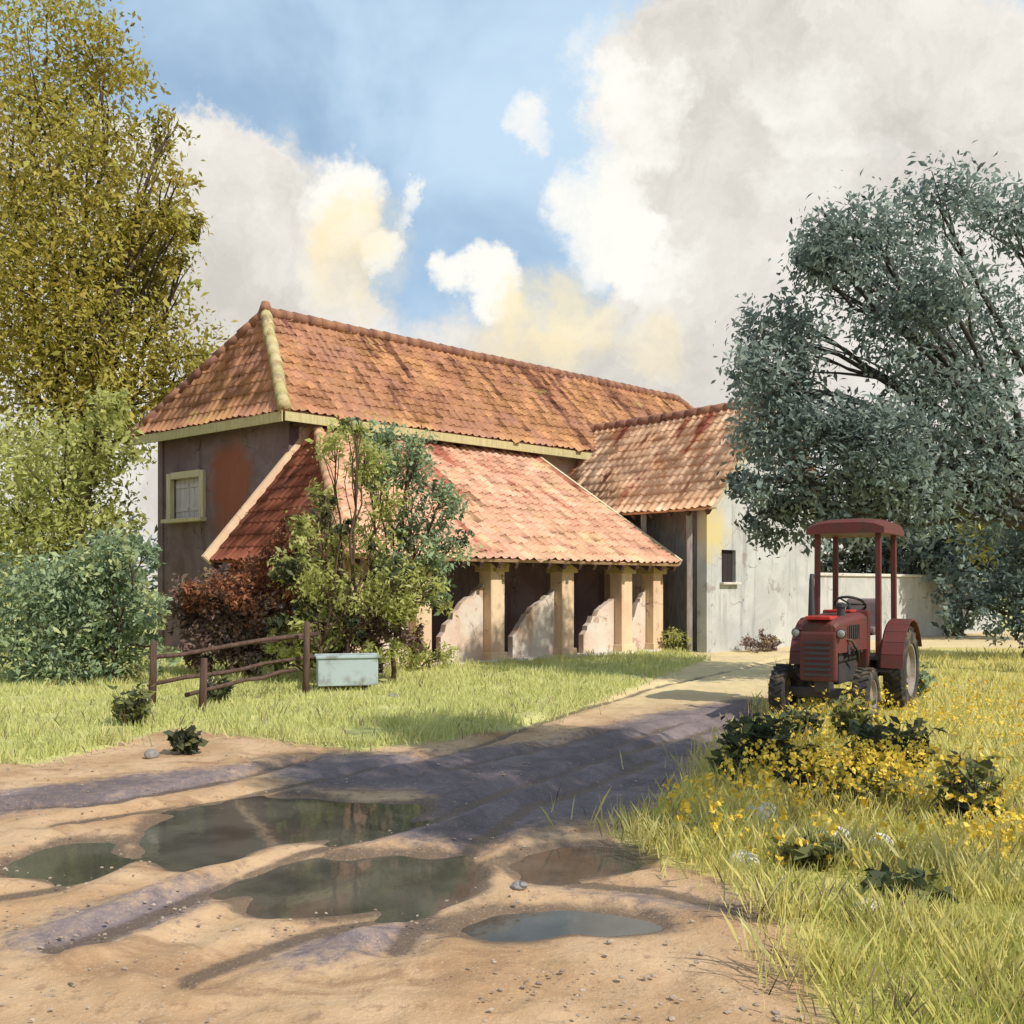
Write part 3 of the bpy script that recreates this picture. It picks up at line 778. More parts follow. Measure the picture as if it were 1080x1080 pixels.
# posts and walls below the left end
bm = bmesh.new(); wall_panel(bm, tw(-1.9, 4.8), tw(-1.9, 0.05), 0, 2.4, .22); bm_world('side_wall', bm, M['rustpanel'], ver)
bm = bmesh.new(); prism(bm, [tw(-1.9, 4.66, 0), tw(-.2, 4.66, 0), tw(-.2, 4.66, 4.55), tw(-1.9, 4.66, 2.5)], V * .12); bm_world('gable_wall', bm, M['rustpanel'], ver)
bm = bmesh.new()
wall_panel(bm, tw(-1.66, 1.6), tw(7.24, 1.6), 0, 3.3, .22)
bm_world('rear_wall', bm, M['purple'], ver)  # dark mauve here stands in for the shade inside the veranda
cols_t = (-1.75, -.12, 1.9, 4.1, 6.2, 7.42)
for i, (a, b) in enumerate(zip(cols_t, cols_t[1:])):
    gap = (.25, .62, .66, .78, .42)[i]; h_ = (1.05, 1.36, 1.24, 1.12, 1.3)[i]
    L_ = b - .19 - a - gap; bm = bmesh.new()
    top = [(0, .42), (.08, .50), (.14, .62), (.24, .68), (.30, .80), (.38, .83), (.47, .93), (.55, .95), (.61, 1.02), (.72, 1.05), (.80, 1.13), (.90, 1.16), (1, 1.24)]  # rising top edge copies the slanting shadow edge on the wall
    pl = [tw(a + gap + L_ * f_ + (random.uniform(-.03, .03) if 0 < f_ < 1 else 0), .16, .05 + h_ * q_ + random.uniform(-.03, .03)) for f_, q_ in top]
    prism(bm, [tw(a + gap, .16, .05), tw(b - .19, .16, .05)] + pl[::-1], V * .16)
    bm_world('sunlit_patch_panel', bm, M['pink'], ver)  # pink panel stands in for the sunlit part of the rear wall
bm = bmesh.new(); wall_panel(bm, tw(7.45, .1), tw(7.45, 4.8), 0, 2.55, .2)
prism(bm, [tw(7.25, .1, 2.551), tw(7.25, 4.8, 2.551), tw(7.25, 4.8, 5.3), ], U * .2)
bm_world('side_wall', bm, M['pink'], ver)
bm = bmesh.new(); box(bm, tw(2.85, .62, .035), U * 4.55, V * .85, Z * .05, .02); bm_world('floor_slab', bm, M['stone'], ver)
bm = bmesh.new(); bar(bm, tw(-2.1, .12, 2.30), tw(7.62, .12, 2.30), .22, .2, bev=.01); bm_world('beam', bm, M['timber'], ver)
for i, t_ in enumerate((-1.75, -.12, 1.9, 4.1, 6.2, 7.42)):
    bm = bmesh.new()
    w_ = .2 if i else .17
    box(bm, tw(t_, .12, 1.05), U * w_, V * w_, Z * 1.0, .025)
    box(bm, tw(t_, .12, .12), U * (w_ + .05), V * (w_ + .05), Z * .13, .02)
    c = bm_world('column', bm, M['peach'], ver)
    bm = bmesh.new()
    box(bm, tw(t_, .12, 2.07), U * (w_ + .07), V * (w_ + .07), Z * .07, .02)
    box(bm, tw(t_, .12, 2.17), U * (w_ + .12), V * (w_ + .12), Z * .032, .01)
    bm_world('capital', bm, M['ochre'], c)
sl_v = (tw(0, WT, TZ) - tw(0, -.5, EZ)).normalized()
for i in range(20):
    t_ = -1.9 + i * .5
    bm = bmesh.new(); a = tw(t_, -.46, EZ - .13)
    bar(bm, a, a + sl_v * 2.0, .09, .12); bm_world('rafter', bm, M['timber'], ver)

# ------------------------------------------------------------------ barn wing
barn = thing('barn', 'grey-white barn wing with peach tile roof and gable end at the right', 'barn', tw(10.8, 2))
BT0, BT1, BW0, BW1, BE, BR = 7.85, 13.85, -1.45, 5.6, 3.65, 6.65
bm_t = (BT0 + BT1) / 2
bm = bmesh.new()
tile_plane(bm, [tw(BT0, BW1, BE), tw(BT0, BW0, BE), tw(bm_t, BW0, BR), tw(bm_t, BW1, BR)])
bm_world('roof', bm, M['roof_peach'], barn)
bm = bmesh.new()
tile_plane(bm, [tw(BT1, BW0, BE), tw(BT1, BW1, BE), tw(bm_t, BW1, BR), tw(bm_t, BW0, BR)], pitch=.3, course=.5)
bm_world('roof', bm, M['roof_rust'], barn)
bm = bmesh.new(); cap_row(bm, tw(bm_t, BW0 - .05, BR + .05), tw(bm_t, BW1, BR + .05), .15); bm_world('ridge', bm, M['ridge_dark'], barn, True)
gp = at(772, 560, 24.6)
M['white'] = m_plaster('wall_grey_white_stained', (.43, .435, .42), (.52, .525, .505), (.25, .25, .25), .55, .8,
                       patch=[((gp.x, gp.y, gp.z), 1.2, (.60, .50, .22), .9)])
gw0, gw1 = tw(8.15, -1.05), tw(13.55, -1.05)
s0 = on_line(gw0, U, 761); s1 = on_line(gw0, U, 776)
yb = (gw0 + U * (s0 + s1) / 2).y
z1_ = EYE + (HOR - 580) / F_PX * yb; z0_ = EYE + (HOR - 614) / F_PX * yb
bm = bmesh.new(); wall_panel(bm, gw0, gw1, 0, 3.75, .3, [(s0, s1, z0_, z1_)]); bm_world('gable_wall', bm, M['white'], barn)
bm = bmesh.new(); prism(bm, [tw(8.15, -1.05, 3.751), tw(13.55, -1.05, 3.751), tw(bm_t, -1.05, 6.45)], V * .3); bm_world('gable_top', bm, M['white'], barn)
bm = bmesh.new(); wall_panel(bm, tw(8.75, 4.9), tw(8.75, -.75), 0, 4.2, .28); bm_world('side_wall', bm, M['timber_grey'], barn)
bm = bmesh.new(); wall_panel(bm, tw(13.55, -.75), tw(13.55, 4.9), 0, 3.75, .28); bm_world('side_wall', bm, M['white'], barn)
sc_ = gw0 + U * (s0 + s1) / 2
bm = bmesh.new()
hwid = (s1 - s0) / 2
for q in range(3):
    wq = hwid * 2 / 3
    box(bm, sc_ + U * (wq * (q - 1)) + V * .12 + Z * (z0_ + z1_) / 2, U * (wq / 2 - .005), V * .02, Z * ((z1_ - z0_) / 2 - .01), .004)
wb = bm_world('window', bm, M['dark'], barn)
bm = bmesh.new(); box(bm, sc_ - V * .05 + Z * (z0_ - .03), U * (hwid + .08), V * .08, Z * .03, .008); bm_world('sill', bm, M['stone'], wb)
for t_, w_ in ((8.02, -.6), (8.02, .9), (8.02, 2.4)):
    bm = bmesh.new(); bar(bm, tw(t_, w_, 0), tw(t_, w_, 3.62), .14, .14, up=(1, 0, 0), bev=.012); bm_world('post', bm, M['timber_grey'], barn)
bm = bmesh.new(); bar(bm, tw(8.02, BW0 + .1, 3.70), tw(8.02, 4.8, 3.70), .12, .14); bm_world('beam', bm, M['timber'], barn)
sl_b = (tw(bm_t, 0, BR) - tw(BT0, 0, BE)).normalized()
for i in range(10):
    w_ = BW0 + .2 + i * .6; a = tw(BT0 + .03, w_, BE - .12)
    bm = bmesh.new(); bar(bm, a, a + sl_b * 1.3, .08, .12); bm_world('rafter', bm, M['timber'], barn)
for s_ in (-1, 1):
    bm = bmesh.new(); e_ = BT0 if s_ < 0 else BT1
    bar(bm, tw(e_, BW0 - .02, BE - .02), tw(bm_t, BW0 - .02, BR - .02), .04, .2, up=V); bm_world('barge_board', bm, M['frame'] if s_ < 0 else M['roof_peach'], barn)

# boundary wall
bw = thing('boundary_wall', 'long grey-white plastered yard wall running from the barn behind the red tractor', 'wall', tw(17, -1))
bm = bmesh.new(); wall_panel(bm, tw(13.58, -1.0), tw(27, -1.0), 0, 2.0, .25); bm_world('wall', bm, M['white'], bw)
bm = bmesh.new(); bar(bm, tw(13.6, -.875, 2.05), tw(27, -.875, 2.05), .38, .09, bev=.02); bm_world('coping', bm, M['stone'], bw)

# ------------------------------------------------------------------ trees and shrubs
BL = dict(part=('stem', 'foliage'))
tree('olive_tree', 'tall ochre-olive leafy tree behind the left end of the house', 'tree', (-13.5, 31, 0),
     sb([(50, 60, 75), (110, 70, 45), (120, 185, 62), (60, 200, 90), (150, 245, 48), (60, 320, 95), (130, 305, 58), (165, 300, 32), (110, 390, 75), (185, 365, 46), (205, 395, 30), (40, 420, 80), (140, 425, 46), (15, 140, 80), (15, 300, 90),
         (180, 140, 22), (188, 195, 22), (185, 240, 26), (192, 285, 22)], 31, 1.6),
     52000, .21, M['leaf_olive'], M['bark'], .38, 5.5, gaps=.2, clump=.62, tint_bias=.08, twigs=2)
tree('broadleaf_tree', 'yellow-green bushy tree growing beside the left corner of the house', 'tree', (-10.6, 23.5, 0),
     sb([(105, 470, 36), (60, 500, 60), (115, 540, 32), (20, 520, 70), (60, 590, 60), (100, 610, 40), (-30, 600, 80), (110, 430, 22)], 23.5, .8),
     15000, .18, M['leaf_yellowgreen'], M['bark'], .18, 2.0, gaps=.05, clump=.7)
tree('lush_shrub', 'teal-green shrub at the far left in front of the yellow-green tree', 'shrub', (-6.7, 16.6, 0),
     sb([(120, 590, 34), (105, 640, 42), (150, 640, 26), (125, 690, 38), (70, 620, 45), (60, 690, 50), (150, 590, 18), (165, 690, 20), (20, 650, 60)], 16.6, .5),
     14000, .12, M['leaf_teal'], M['stemwood'], .07, .7, **BL)
tree('young_tree', 'tall loose yellow-green shrub with bare thin stems in front of the veranda roof', 'shrub', (-2.7, 16.3, 0),
     sb([(335, 530, 18), (352, 470, 20), (385, 490, 22), (350, 575, 22), (392, 565, 24), (338, 620, 22), (380, 625, 26), (420, 618, 24), (365, 665, 20), (425, 645, 20), (325, 660, 16), (370, 448, 14), (440, 600, 22), (310, 600, 20), (320, 560, 18), (400, 530, 22), (465, 630, 16)], 16.3, .6),
     10500, .10, M['leaf_yellowgreen'], M['stemwood'], .06, .9, gaps=.3, clump=.85, twigs=3, **BL)
tree('young_tree', 'teal-tinged slender shrub leaning over the left end of the salmon roof', 'shrub', (-2.0, 16.8, 0),
     sb([(405, 470, 20), (430, 500, 24), (448, 545, 28), (460, 585, 22), (425, 560, 22), (415, 600, 20), (380, 450, 14), (472, 525, 18), (482, 575, 16), (442, 470, 16), (455, 620, 18), (400, 500, 18)], 16.8, .4),
     7800, .105, M['leaf_teal'], M['stemwood'], .05, 1.0, gaps=.28, clump=.85, twigs=3, **BL)
tree('young_tree', 'small dark-leaved shrub tangled in the yellow-green shrub before the hip roof', 'shrub', (-3.1, 16.0, 0),
     sb([(348, 540, 13), (362, 555, 10), (395, 580, 9), (300, 605, 13), (322, 640, 12), (345, 528, 8), (380, 660, 10), (295, 660, 12)], 15.9, .25),
     1500, .12, M['leaf_dark'], M['stemwood'], .035, .7, gaps=.05, clump=.6, twigs=2, **BL)
tree('dry_bush', 'low loose olive and yellow-green bush spreading between the fence and the tall shrub', 'bush', (-3.4, 16.4, 0),
     sb([(310, 680, 18), (335, 690, 15), (290, 695, 15), (350, 650, 18), (320, 655, 14), (390, 690, 14), (415, 690, 14)], 16.4, .3),
     2600, .10, M['leaf_yellowgreen'], M['stemwood'], .03, .3, gaps=.1, **BL)
tree('dry_bush', 'rust-brown bush under the lower end of the sloping verge', 'bush', (-4.2, 17.6, 0),
     sb([(262, 612, 24), (292, 590, 24), (318, 578, 16), (310, 615, 24), (280, 640, 22), (236, 625, 20), (325, 640, 14), (300, 560, 14), (205, 630, 16)], 17.6, .3),
     6500, .105, M['leaf_rust'], M['stemwood'], .045, .5, gaps=.1, **BL)
tree('dry_bush', 'dry purple-brown bush below the sloping verge of the brown hip roof', 'bush', (-5.0, 18.0, 0),
     sb([(200, 640, 26), (240, 650, 28), (285, 650, 26), (215, 680, 24), (260, 690, 24), (300, 680, 22), (230, 615, 16)], 18.0, .4),
     7600, .11, M['leaf_brown'], M['stemwood'], .05, .5, **BL)
tree('dry_bush', 'dry brown bush behind the pale blue trough', 'bush', (-2.7, 16.9, 0),
     sb([(345, 660, 18), (375, 660, 22), (410, 655, 20), (390, 690, 18), (345, 690, 15), (430, 670, 15)], 16.9, .3),
     4600, .105, M['leaf_brown'], M['stemwood'], .04, .4, **BL)
tree('grey_green_tree', 'large grey-green tree spreading over the barn at the right, reaching out past the tractor', 'tree', (10.3, 18.2, 0),
     sb([(905, 250, 46), (875, 265, 36), (935, 290, 52), (822, 335, 40), (835, 365, 40), (803, 395, 32), (828, 410, 38), (945, 352, 38), (965, 400, 34), (905, 458, 34), (835, 450, 46), (800, 455, 26), (860, 490, 52), (930, 470, 50),
         (820, 520, 32), (800, 548, 18), (960, 520, 44), (985, 300, 44), (985, 215, 40), (1010, 430, 55), (1040, 340, 60), (1040, 500, 55), (905, 525, 40), (792, 515, 22), (818, 548, 26), (855, 548, 26), (885, 560, 22), (868, 290, 22), (858, 255, 22), (1060, 230, 40)], 16.8, 1.1),
     42000, .135, M['leaf_greygreen'], M['bark_dark'], .26, 3.0, gaps=.2, clump=.85, per=40, droop=.5, aspect=.4, tint_bias=.22)
tree('added_shade_tree', 'second unseen tree added outside the right edge of the view to shade the track', 'tree', (6.2, 2.4, 0),  # out of view, added so its high crown shades the track
     [(Vector((5.6, 2.5, 7.4)), .9), (Vector((6.3, 2.2, 8.2)), .9), (Vector((5.8, 2.9, 9.0)), .8), (Vector((6.6, 2.6, 7.2)), .8), (Vector((6.2, 1.9, 9.4)), .7)],
     7000, .16, M['leaf_greygreen'], M['bark_dark'], .14, 5.6, gaps=.12)
tree('added_shade_tree', 'broad unseen tree added outside the right edge of the view to shade the track', 'tree', (6.6, 4.6, 0),  # unseen crown added and placed to throw shadow over the track
     [(Vector((6.4, 4.6, 6.2)), 1.0), (Vector((5.7, 5.0, 6.8)), .9), (Vector((6.6, 5.2, 7.4)), 1.1), (Vector((7.2, 4.2, 6.9)), 1.1), (Vector((6.1, 5.6, 8.2)), .9), (Vector((7.0, 4.9, 8.4)), 1.0), (Vector((5.6, 5.6, 6.2)), .8)],
     14000, .2, M['leaf_greygreen'], M['bark_dark'], .16, 4.6, gaps=.1)
for i, (sx, sy, dep, lab, mt, nm) in enumerate([
    (1010, 560, 34, 'dusky blue-green tree behind the yard wall at the right', 'leaf_greygreen', 'far_tree'),
    (930, 600, 37, 'dark round tree behind the yard wall, seen through the tractor cab frame', 'leaf_dark', 'far_tree'),
    (1090, 540, 31, 'yellow-green tree behind the yard wall at the far right edge', 'leaf_yellowgreen', 'far_tree')]):
    b = at(sx, HOR, dep)
    tree(nm, lab, 'tree', (b.x, b.y, 0), sb([(sx, sy, 50), (sx - 40, sy + 20, 38), (sx + 40, sy + 15, 40), (sx, sy - 45, 32), (sx + 20, sy + 40, 36)], dep, 1.0),
         6000, .30, M[mt], M['bark'], .2, 1.6)
tree('hedge_tree', 'bushy grey-green tree at the right edge between the yard wall and the meadow', 'tree', (11.8, 22.5, 0),
     sb([(1040, 600, 40), (1085, 560, 50), (1120, 620, 60), (1010, 640, 26), (1060, 640, 36), (1090, 500, 40), (1140, 540, 60)], 22.5, .9),
     11000, .16, M['leaf_greygreen'], M['bark'], .16, 1.0, gaps=.1)
tree('low_bush', 'small dark bush at the foot of the white barn gable', 'bush', tuple(tw(9.8, -1.6)),
     [(tw(9.5, -1.6, .2), .32), (tw(9.9, -1.65, .18), .3), (tw(10.25, -1.6, .15), .22)], 1300, .09, M['leaf_brown'], M['stemwood'], .03, .15, **BL)
tree('low_bush', 'olive tuft of weeds between the veranda and the barn posts', 'bush', tuple(tw(7.75, -.3)),
     [(tw(7.7, -.3, .3), .3), (tw(7.85, -.5, .2), .22)], 800, .085, M['leaf_yellowgreen'], M['stemwood'], .02, .15, **BL)
tree('low_bush', 'yellow-green bush against the leftmost visible veranda column', 'bush', tuple(tw(-.4, -.6)),
     [(tw(-.5, -.6, .35), .35), (tw(-.1, -.7, .25), .3), (tw(-.9, -.6, .4), .4)], 1700, .085, M['leaf_yellowgreen'], M['stemwood'], .03, .2, **BL)

# ------------------------------------------------------------------ fence
fence = thing('rail_fence', 'broken dark timber rail fence in the grass left of the blue trough', 'fence', tuple(ground_at(270, 742)))
fp = [ground_at(160, 752), ground_at(213, 756), ground_at(322, 738)]
for p, h in zip(fp, (.95, .75, 1.15)):
    bm = bmesh.new(); tube(bm, [p - Z * .1, p + Z * h * .5 + U * .02, p + Z * h + U * .03], [.055, .05, .042], 7); bm_world('post', bm, M['timber'], fence, True)
def rail(a, b, r):
    bm = bmesh.new(); n = 6; a, b = Vector(a), Vector(b)
    pts = [a + (b - a) * i / n + Vector((0, 0, random.uniform(-.02, .02))) for i in range(n + 1)]
    tube(bm, pts, [r * random.uniform(.8, 1.1) for _ in pts], 7); bm_world('rail', bm, M['timber'], fence, True)
dF = 14.0
rail(at(158, 694, 13.2), at(334, 668, 15.0), .035)
rail(at(165, 720, 13.2), at(330, 692, 14.9), .03)
rail(at(196, 733, 12.9), at(312, 706, 14.6), .03)
rail(at(240, 680, 14.4), at(320, 672, 14.8), .022)

# trough
tr = thing('water_trough', 'pale blue-grey trough standing in the grass before the dry bush', 'trough', tuple(ground_at(366, 731)))
c0 = ground_at(366, 731); ux = Vector((.97, .24, 0)); uy = Vector((-.24, .97, 0))
bm = bmesh.new()
for s_ in (-1, 1):
    box(bm, c0 + uy * s_ * .24 + Z * .36, ux * .46, uy * .025, Z * .22, .012)
    box(bm, c0 + ux * s_ * .435 + Z * .36, ux * .025, uy * .214, Z * .219, .012)
box(bm, c0 + Z * .17, ux * .409, uy * .214, Z * .03)
bm_world('basin', bm, M['troughblue'], tr)
for s_ in (-1, 1):
    bm = bmesh.new(); box(bm, c0 + uy * s_ * .255 + Z * .585, ux * .49, uy * .035, Z * .022, .01); bm_world('rim', bm, M['troughblue'], tr)
for s_ in (-1, 1):
    bm = bmesh.new(); box(bm, c0 + ux * s_ * .3 + Z * .06, ux * .05, uy * .22, Z * .09, .01); bm_world('leg', bm, M['timber'], tr)
bm = bmesh.new(); box(bm, c0 + Z * .50, ux * .408, uy * .213, Z * .006); bm_world('water', bm, M['water'], tr)

# ------------------------------------------------------------------ tractor
TA = R(33)
fw = Vector((-math.sin(TA), -math.cos(TA), 0)); lf = Vector((-fw.y, fw.x, 0))
trc = Vector((4.72, 13.5, 0))
tractor = thing('tractor', 'old red tractor with open canopy frame parked in the yellow meadow', 'tractor', tuple(trc), math.atan2(fw.y, fw.x))
def tobj(name, bm, m, par=tractor, smooth=False): return bm_obj(name, bm, m, par, smooth)
# local axes: x forward, y left, z up; rear axle at x = 0
X_, Y_ = Vector((1, 0, 0)), Vector((0, 1, 0))
def wheel(x, y, r, wd, hub):
    bm = bmesh.new(); s_ = 1 if y > 0 else -1
    prof = [(-wd / 2, r * .62), (-wd / 2, r * .86), (-wd * .36, r * .97), (0, r), (wd * .36, r * .97), (wd / 2, r * .86), (wd / 2, r * .64), (wd * .3, r * .60), (-wd * .3, r * .60), (-wd / 2, r * .62)]
    lathe(bm, prof, (x, y, r), Y_, 40, cap=False)
    bmesh.ops.remove_doubles(bm, verts=bm.verts[:], dist=1e-5); bmesh.ops.recalc_face_normals(bm, faces=bm.faces[:])
    nl = 22
    for i in range(nl):
        a = 2 * math.pi * i / nl
        for sd in (-1, 1):
            aa = a + (0 if sd < 0 else math.pi / nl)
            rad = Vector((math.cos(aa), 0, math.sin(aa))); tan = Vector((-math.sin(aa), 0, math.cos(aa)))
            dd = (Y_ * sd * .8 + tan * .45).normalized()
            box(bm, Vector((x, y, r)) + rad * r * .985 + Y_ * sd * wd * .22, dd * wd * .24, rad * r * .05, dd.cross(rad) * r * .032)
    w_ = tobj('wheel', bm, M['rubber'])
    bm = bmesh.new()
    q_ = [(wd * .44, r * .635), (wd * .42, r * .585), (wd * .20, r * .55), (wd * .08, r * .30), (wd * .12, r * .22), (wd * .34, r * .19), (wd * .37, r * .14), (wd * .37, .004), (-wd * .2, .004), (-wd * .2, r * .58)]
    lathe(bm, [(h * s_, rr) for h, rr in q_], (x, y, r), Y_, 32, cap=False)
    for i in range(6):
        a = math.pi / 3 * i; tube(bm, [Vector((x + math.cos(a) * r * .4, y + s_ * wd * .10, r + math.sin(a) * r * .4)), Vector((x + math.cos(a) * r * .4, y + s_ * wd * .24, r + math.sin(a) * r * .4))], r * .035, 6)
    tobj('rim', bm, M['rim'], w_)
wheel(0, .58, .56, .27, 0); wheel(0, -.58, .56, .27, 0)
wheel(1.62, .50, .34, .20, 0); wheel(1.62, -.50, .34, .20, 0)
bm = bmesh.new(); bar(bm, (1.62, -.42, .36), (1.62, .42, .36), .12, .12, bev=.02)
bar(bm, (1.62, 0, .36), (1.62, 0, .62), .2, .2, up=(1, 0, 0), bev=.02); tobj('front_axle', bm, M['iron'])
bm = bmesh.new(); lathe(bm, [(-.46, .09), (-.3, .1), (-.2, .2), (.2, .2), (.3, .1), (.46, .09)], (0, 0, .56), Y_, 16); tobj('rear_axle', bm, M['iron'])
bm = bmesh.new(); box(bm, (.75, 0, .62), X_ * .75, Y_ * .16, Z * .17, .04)
box(bm, (1.15, 0, .86), X_ * .5, Y_ * .2, Z * .12, .03)
for s_ in (-1, 1):
    for q in range(4): tube(bm, [(.85 + q * .2, s_ * .2, .8), (.85 + q * .2, s_ * .255, .84), (.85 + q * .2, s_ * .25, .95)], .03, 6)
tobj('engine', bm, M['iron'])
# hood: shaped shell with rounded nose
bm = bmesh.new()
secs = []
for x, hw_, zb_, zt_ in ((.62, .29, .86, 1.34), (.9, .28, .86, 1.34), (1.4, .255, .86, 1.31), (1.78, .235, .86, 1.27), (1.86, .21, .88, 1.22)):
    ring = []
    for k_ in range(9):
        a = math.pi * k_ / 8
        ring.append(bm.verts.new((x, hw_ * math.copysign(abs(math.cos(a)) ** .45, math.cos(a)), zb_ + (zt_ - zb_) * (.62 + .38 * math.sin(a) ** .6) if 0 < k_ < 8 else zb_)))
    secs.append(ring)
for a, b in zip(secs, secs[1:]):
    for k_ in range(8): bm.faces.new([a[k_], b[k_], b[k_ + 1], a[k_ + 1]])
bm.faces.new(secs[-1]); bm.faces.new(secs[0][::-1])
bmesh.ops.recalc_face_normals(bm, faces=bm.faces[:])
hd_ = tobj('hood', bm, M['maroon'], smooth=False)
bm = bmesh.new(); box(bm, (1.72, 0, 1.285), X_ * .17, Y_ * .15, Z * .022, .012); tobj('hood_trim', bm, M['red'], hd_)
bm = bmesh.new(); box(bm, (.82, 0, 1.352), X_ * .16, Y_ * .16, Z * .014, .008); tobj('hood_trim', bm, M['red'], hd_)
bm = bmesh.new(); box(bm, (1.83, 0, .82), X_ * .06, Y_ * .22, Z * .30, .03); box(bm, (1.85, 0, 1.08), X_ * .02, Y_ * .17, Z * .12, .01)
gr_ = tobj('front_panel', bm, M['maroon'])
bm = bmesh.new()
for q in range(7): box(bm, (1.897, 0, .6 + q * .065), X_ * .008, Y_ * .16, Z * .016)
tobj('grille', bm, M['iron'], gr_)
for s_ in (-1, 1):
    bm = bmesh.new(); lathe(bm, [(-.05, .03), (0, .055), (.05, .06), (.06, .055)], (1.8, s_ * .27, 1.10), X_, 16); h_ = tobj('headlight', bm, M['iron'])
    bm = bmesh.new(); lathe(bm, [(.058, .05), (.072, .035), (.078, .01)], (1.8, s_ * .27, 1.10), X_, 16); tobj('lens', bm, M['glasslamp'], h_)
for s_ in (-1, 1):
    bm = bmesh.new()
    for q in range(6): box(bm, (1.0 + q * .09, s_ * .272, 1.10), X_ * .014, Y_ * .01, Z * .09, .003)
    tobj('louvre', bm, M['iron'], hd_)
bm = bmesh.new(); tube(bm, [(1.55, .12, 1.05), (1.45, .30, 1.0), (1.2, .31, .85), (1.0, .26, .72)], .018, 6); tobj('hose', bm, M['rubber'], smooth=True)
for yl in (.16, -.2):
    bm = bmesh.new(); tube(bm, [(.3, yl, .77), (.26, yl, 1.05), (.2, yl * 1.1, 1.2)], .013, 6); lathe(bm, [(-.03, .012), (0, .028), (.03, .012)], (.2, yl * 1.1, 1.22), Z, 10); tobj('lever', bm, M['iron'], smooth=True)
bm = bmesh.new(); lathe(bm, [(0, .05), (.12, .05), (.13, .07), (.17, .07), (.19, .02)], (1.35, .14, 1.28), Z, 14); tobj('air_filter', bm, M['iron'])
bm = bmesh.new(); box(bm, (.55, 0, .98), X_ * .06, Y_ * .30, Z * .38, .03); tobj('dashboard', bm, M['maroon'])
bm = bmesh.new(); box(bm, (.28, 0, .74), X_ * .30, Y_ * .44, Z * .03, .01); tobj('platform', bm, M['iron'])
# steering wheel
bm = bmesh.new(); ctr = Vector((.36, 0, 1.43)); ax = Vector((-.5, 0, .86)); xx = Y_; yy = ax.cross(xx)
ringp = [ctr + .2 * (math.cos(2 * math.pi * i / 20) * xx + math.sin(2 * math.pi * i / 20) * yy) for i in range(21)]
tube(bm, ringp, .018, 6)
for i in range(3):
    a = 2 * math.pi * i / 3; tube(bm, [ctr, ctr + .19 * (math.cos(a) * xx + math.sin(a) * yy)], .012, 5)
st = tobj('steering_wheel', bm, M['iron'], smooth=True)
bm = bmesh.new(); tube(bm, [ctr, ctr - ax * .35], .022, 6); tobj('steering_column', bm, M['iron'], st)
# seat
bm = bmesh.new(); box(bm, (-.16, 0, 1.06), X_ * .22, Y_ * .24, Z * .055, .04); box(bm, (-.38, 0, 1.28), X_ * .05 + Z * -.012, Y_ * .24, Z * .22 + X_ * -.04, .045)
se = tobj('seat', bm, M['seat'])
bm = bmesh.new(); bar(bm, (-.16, 0, .8), (-.16, 0, 1.02), .14, .14, up=(1, 0, 0)); tobj('seat_post', bm, M['iron'], se)
# fenders
for s_ in (-1, 1):
    bm = bmesh.new(); pr = []
    for i in range(11):
        a = R(5 + 150 * i / 10); r_ = .70
        pr.append((math.cos(a) * r_ * .92, math.sin(a) * (r_ - .04) + .56))
    for (xa, za), (xb, zb2) in zip(pr, pr[1:]):
        a0, a1 = Vector((xa, s_ * .46, za)), Vector((xb, s_ * .46, zb2)); o1 = Y_ * s_ * .27
        th = (Vector(((xa + xb) / 2, 0, (za + zb2) / 2)) - Vector((0, 0, .62))).normalized() * .02
        prism(bm, [a0, a1, a1 + o1, a0 + o1], th)
    # inner skirt
    sk = [Vector((x, s_ * .44, z)) for x, z in pr]
    prism(bm, sk, Y_ * s_ * .018)
    tobj('fender', bm, M['maroon'])
# canopy frame
for xp, yp in ((.50, .40), (.50, -.40), (-.42, .40), (-.42, -.40)):
    bm = bmesh.new(); bar(bm, (xp, yp, .75 if xp > 0 else .8), (xp * .98, yp * .98, 2.40), .07, .07, up=(1, 0, 0), bev=.01); tobj('post', bm, M['maroon'])
bm = bmesh.new()
def crown_roof():
    nx_, ny_ = 9, 9; top = []; 
    for i in range(nx_):
        row = []
        for j in range(ny_):
            x = -.56 + 1.22 * i / (nx_ - 1); y = -.50 + 1.0 * j / (ny_ - 1)
            fx, fy = abs(2 * i / (nx_ - 1) - 1), abs(2 * j / (ny_ - 1) - 1)
            z = 2.58 - .07 * (fx ** 4) - .07 * (fy ** 4)
            row.append(bm.verts.new((x, y, z)))
        top.append(row)
    for i in range(nx_ - 1):
        for j in range(ny_ - 1): bm.faces.new([top[i][j], top[i + 1][j], top[i + 1][j + 1], top[i][j + 1]])
    r_ = bmesh.ops.extrude_face_region(bm, geom=bm.faces[:])
    for v in [g for g in r_['geom'] if isinstance(g, bmesh.types.BMVert)]: v.co.z = 2.36 + (v.co.z - 2.44) * .12
    bmesh.ops.recalc_face_normals(bm, faces=bm.faces[:])
crown_roof(); tobj('canopy', bm, M['maroon'])
bm = bmesh.new(); tube(bm, [(1.2, -.2, 1.0), (1.2, -.27, 1.3), (1.2, -.27, 1.75), (1.17, -.27, 1.82)], [.045, .045, .03, .03], 10); tobj('exhaust_pipe', bm, M['iron'], smooth=True)
bm = bmesh.new(); bar(bm, (-.2, 0, .5), (-1.25, 0, .55), .12, .1, bev=.01)
for s_ in (-1, 1): bar(bm, (-.15, s_ * .25, .52), (-.95, s_ * .38, .58), .06, .08)
bar(bm, (-.95, -.42, .60), (-.95, .42, .60), .08, .08); tobj('drawbar', bm, M['maroon'])
for s_ in (-1, 1):
    bm = bmesh.new(); box(bm, (.5, s_ * .48, .58), X_ * .14, Y_ * .1, Z * .02, .008); bar(bm, (.5, s_ * .4, .6), (.5, s_ * .4, .76), .04, .04, up=(1, 0, 0)); tobj('step', bm, M['iron'])

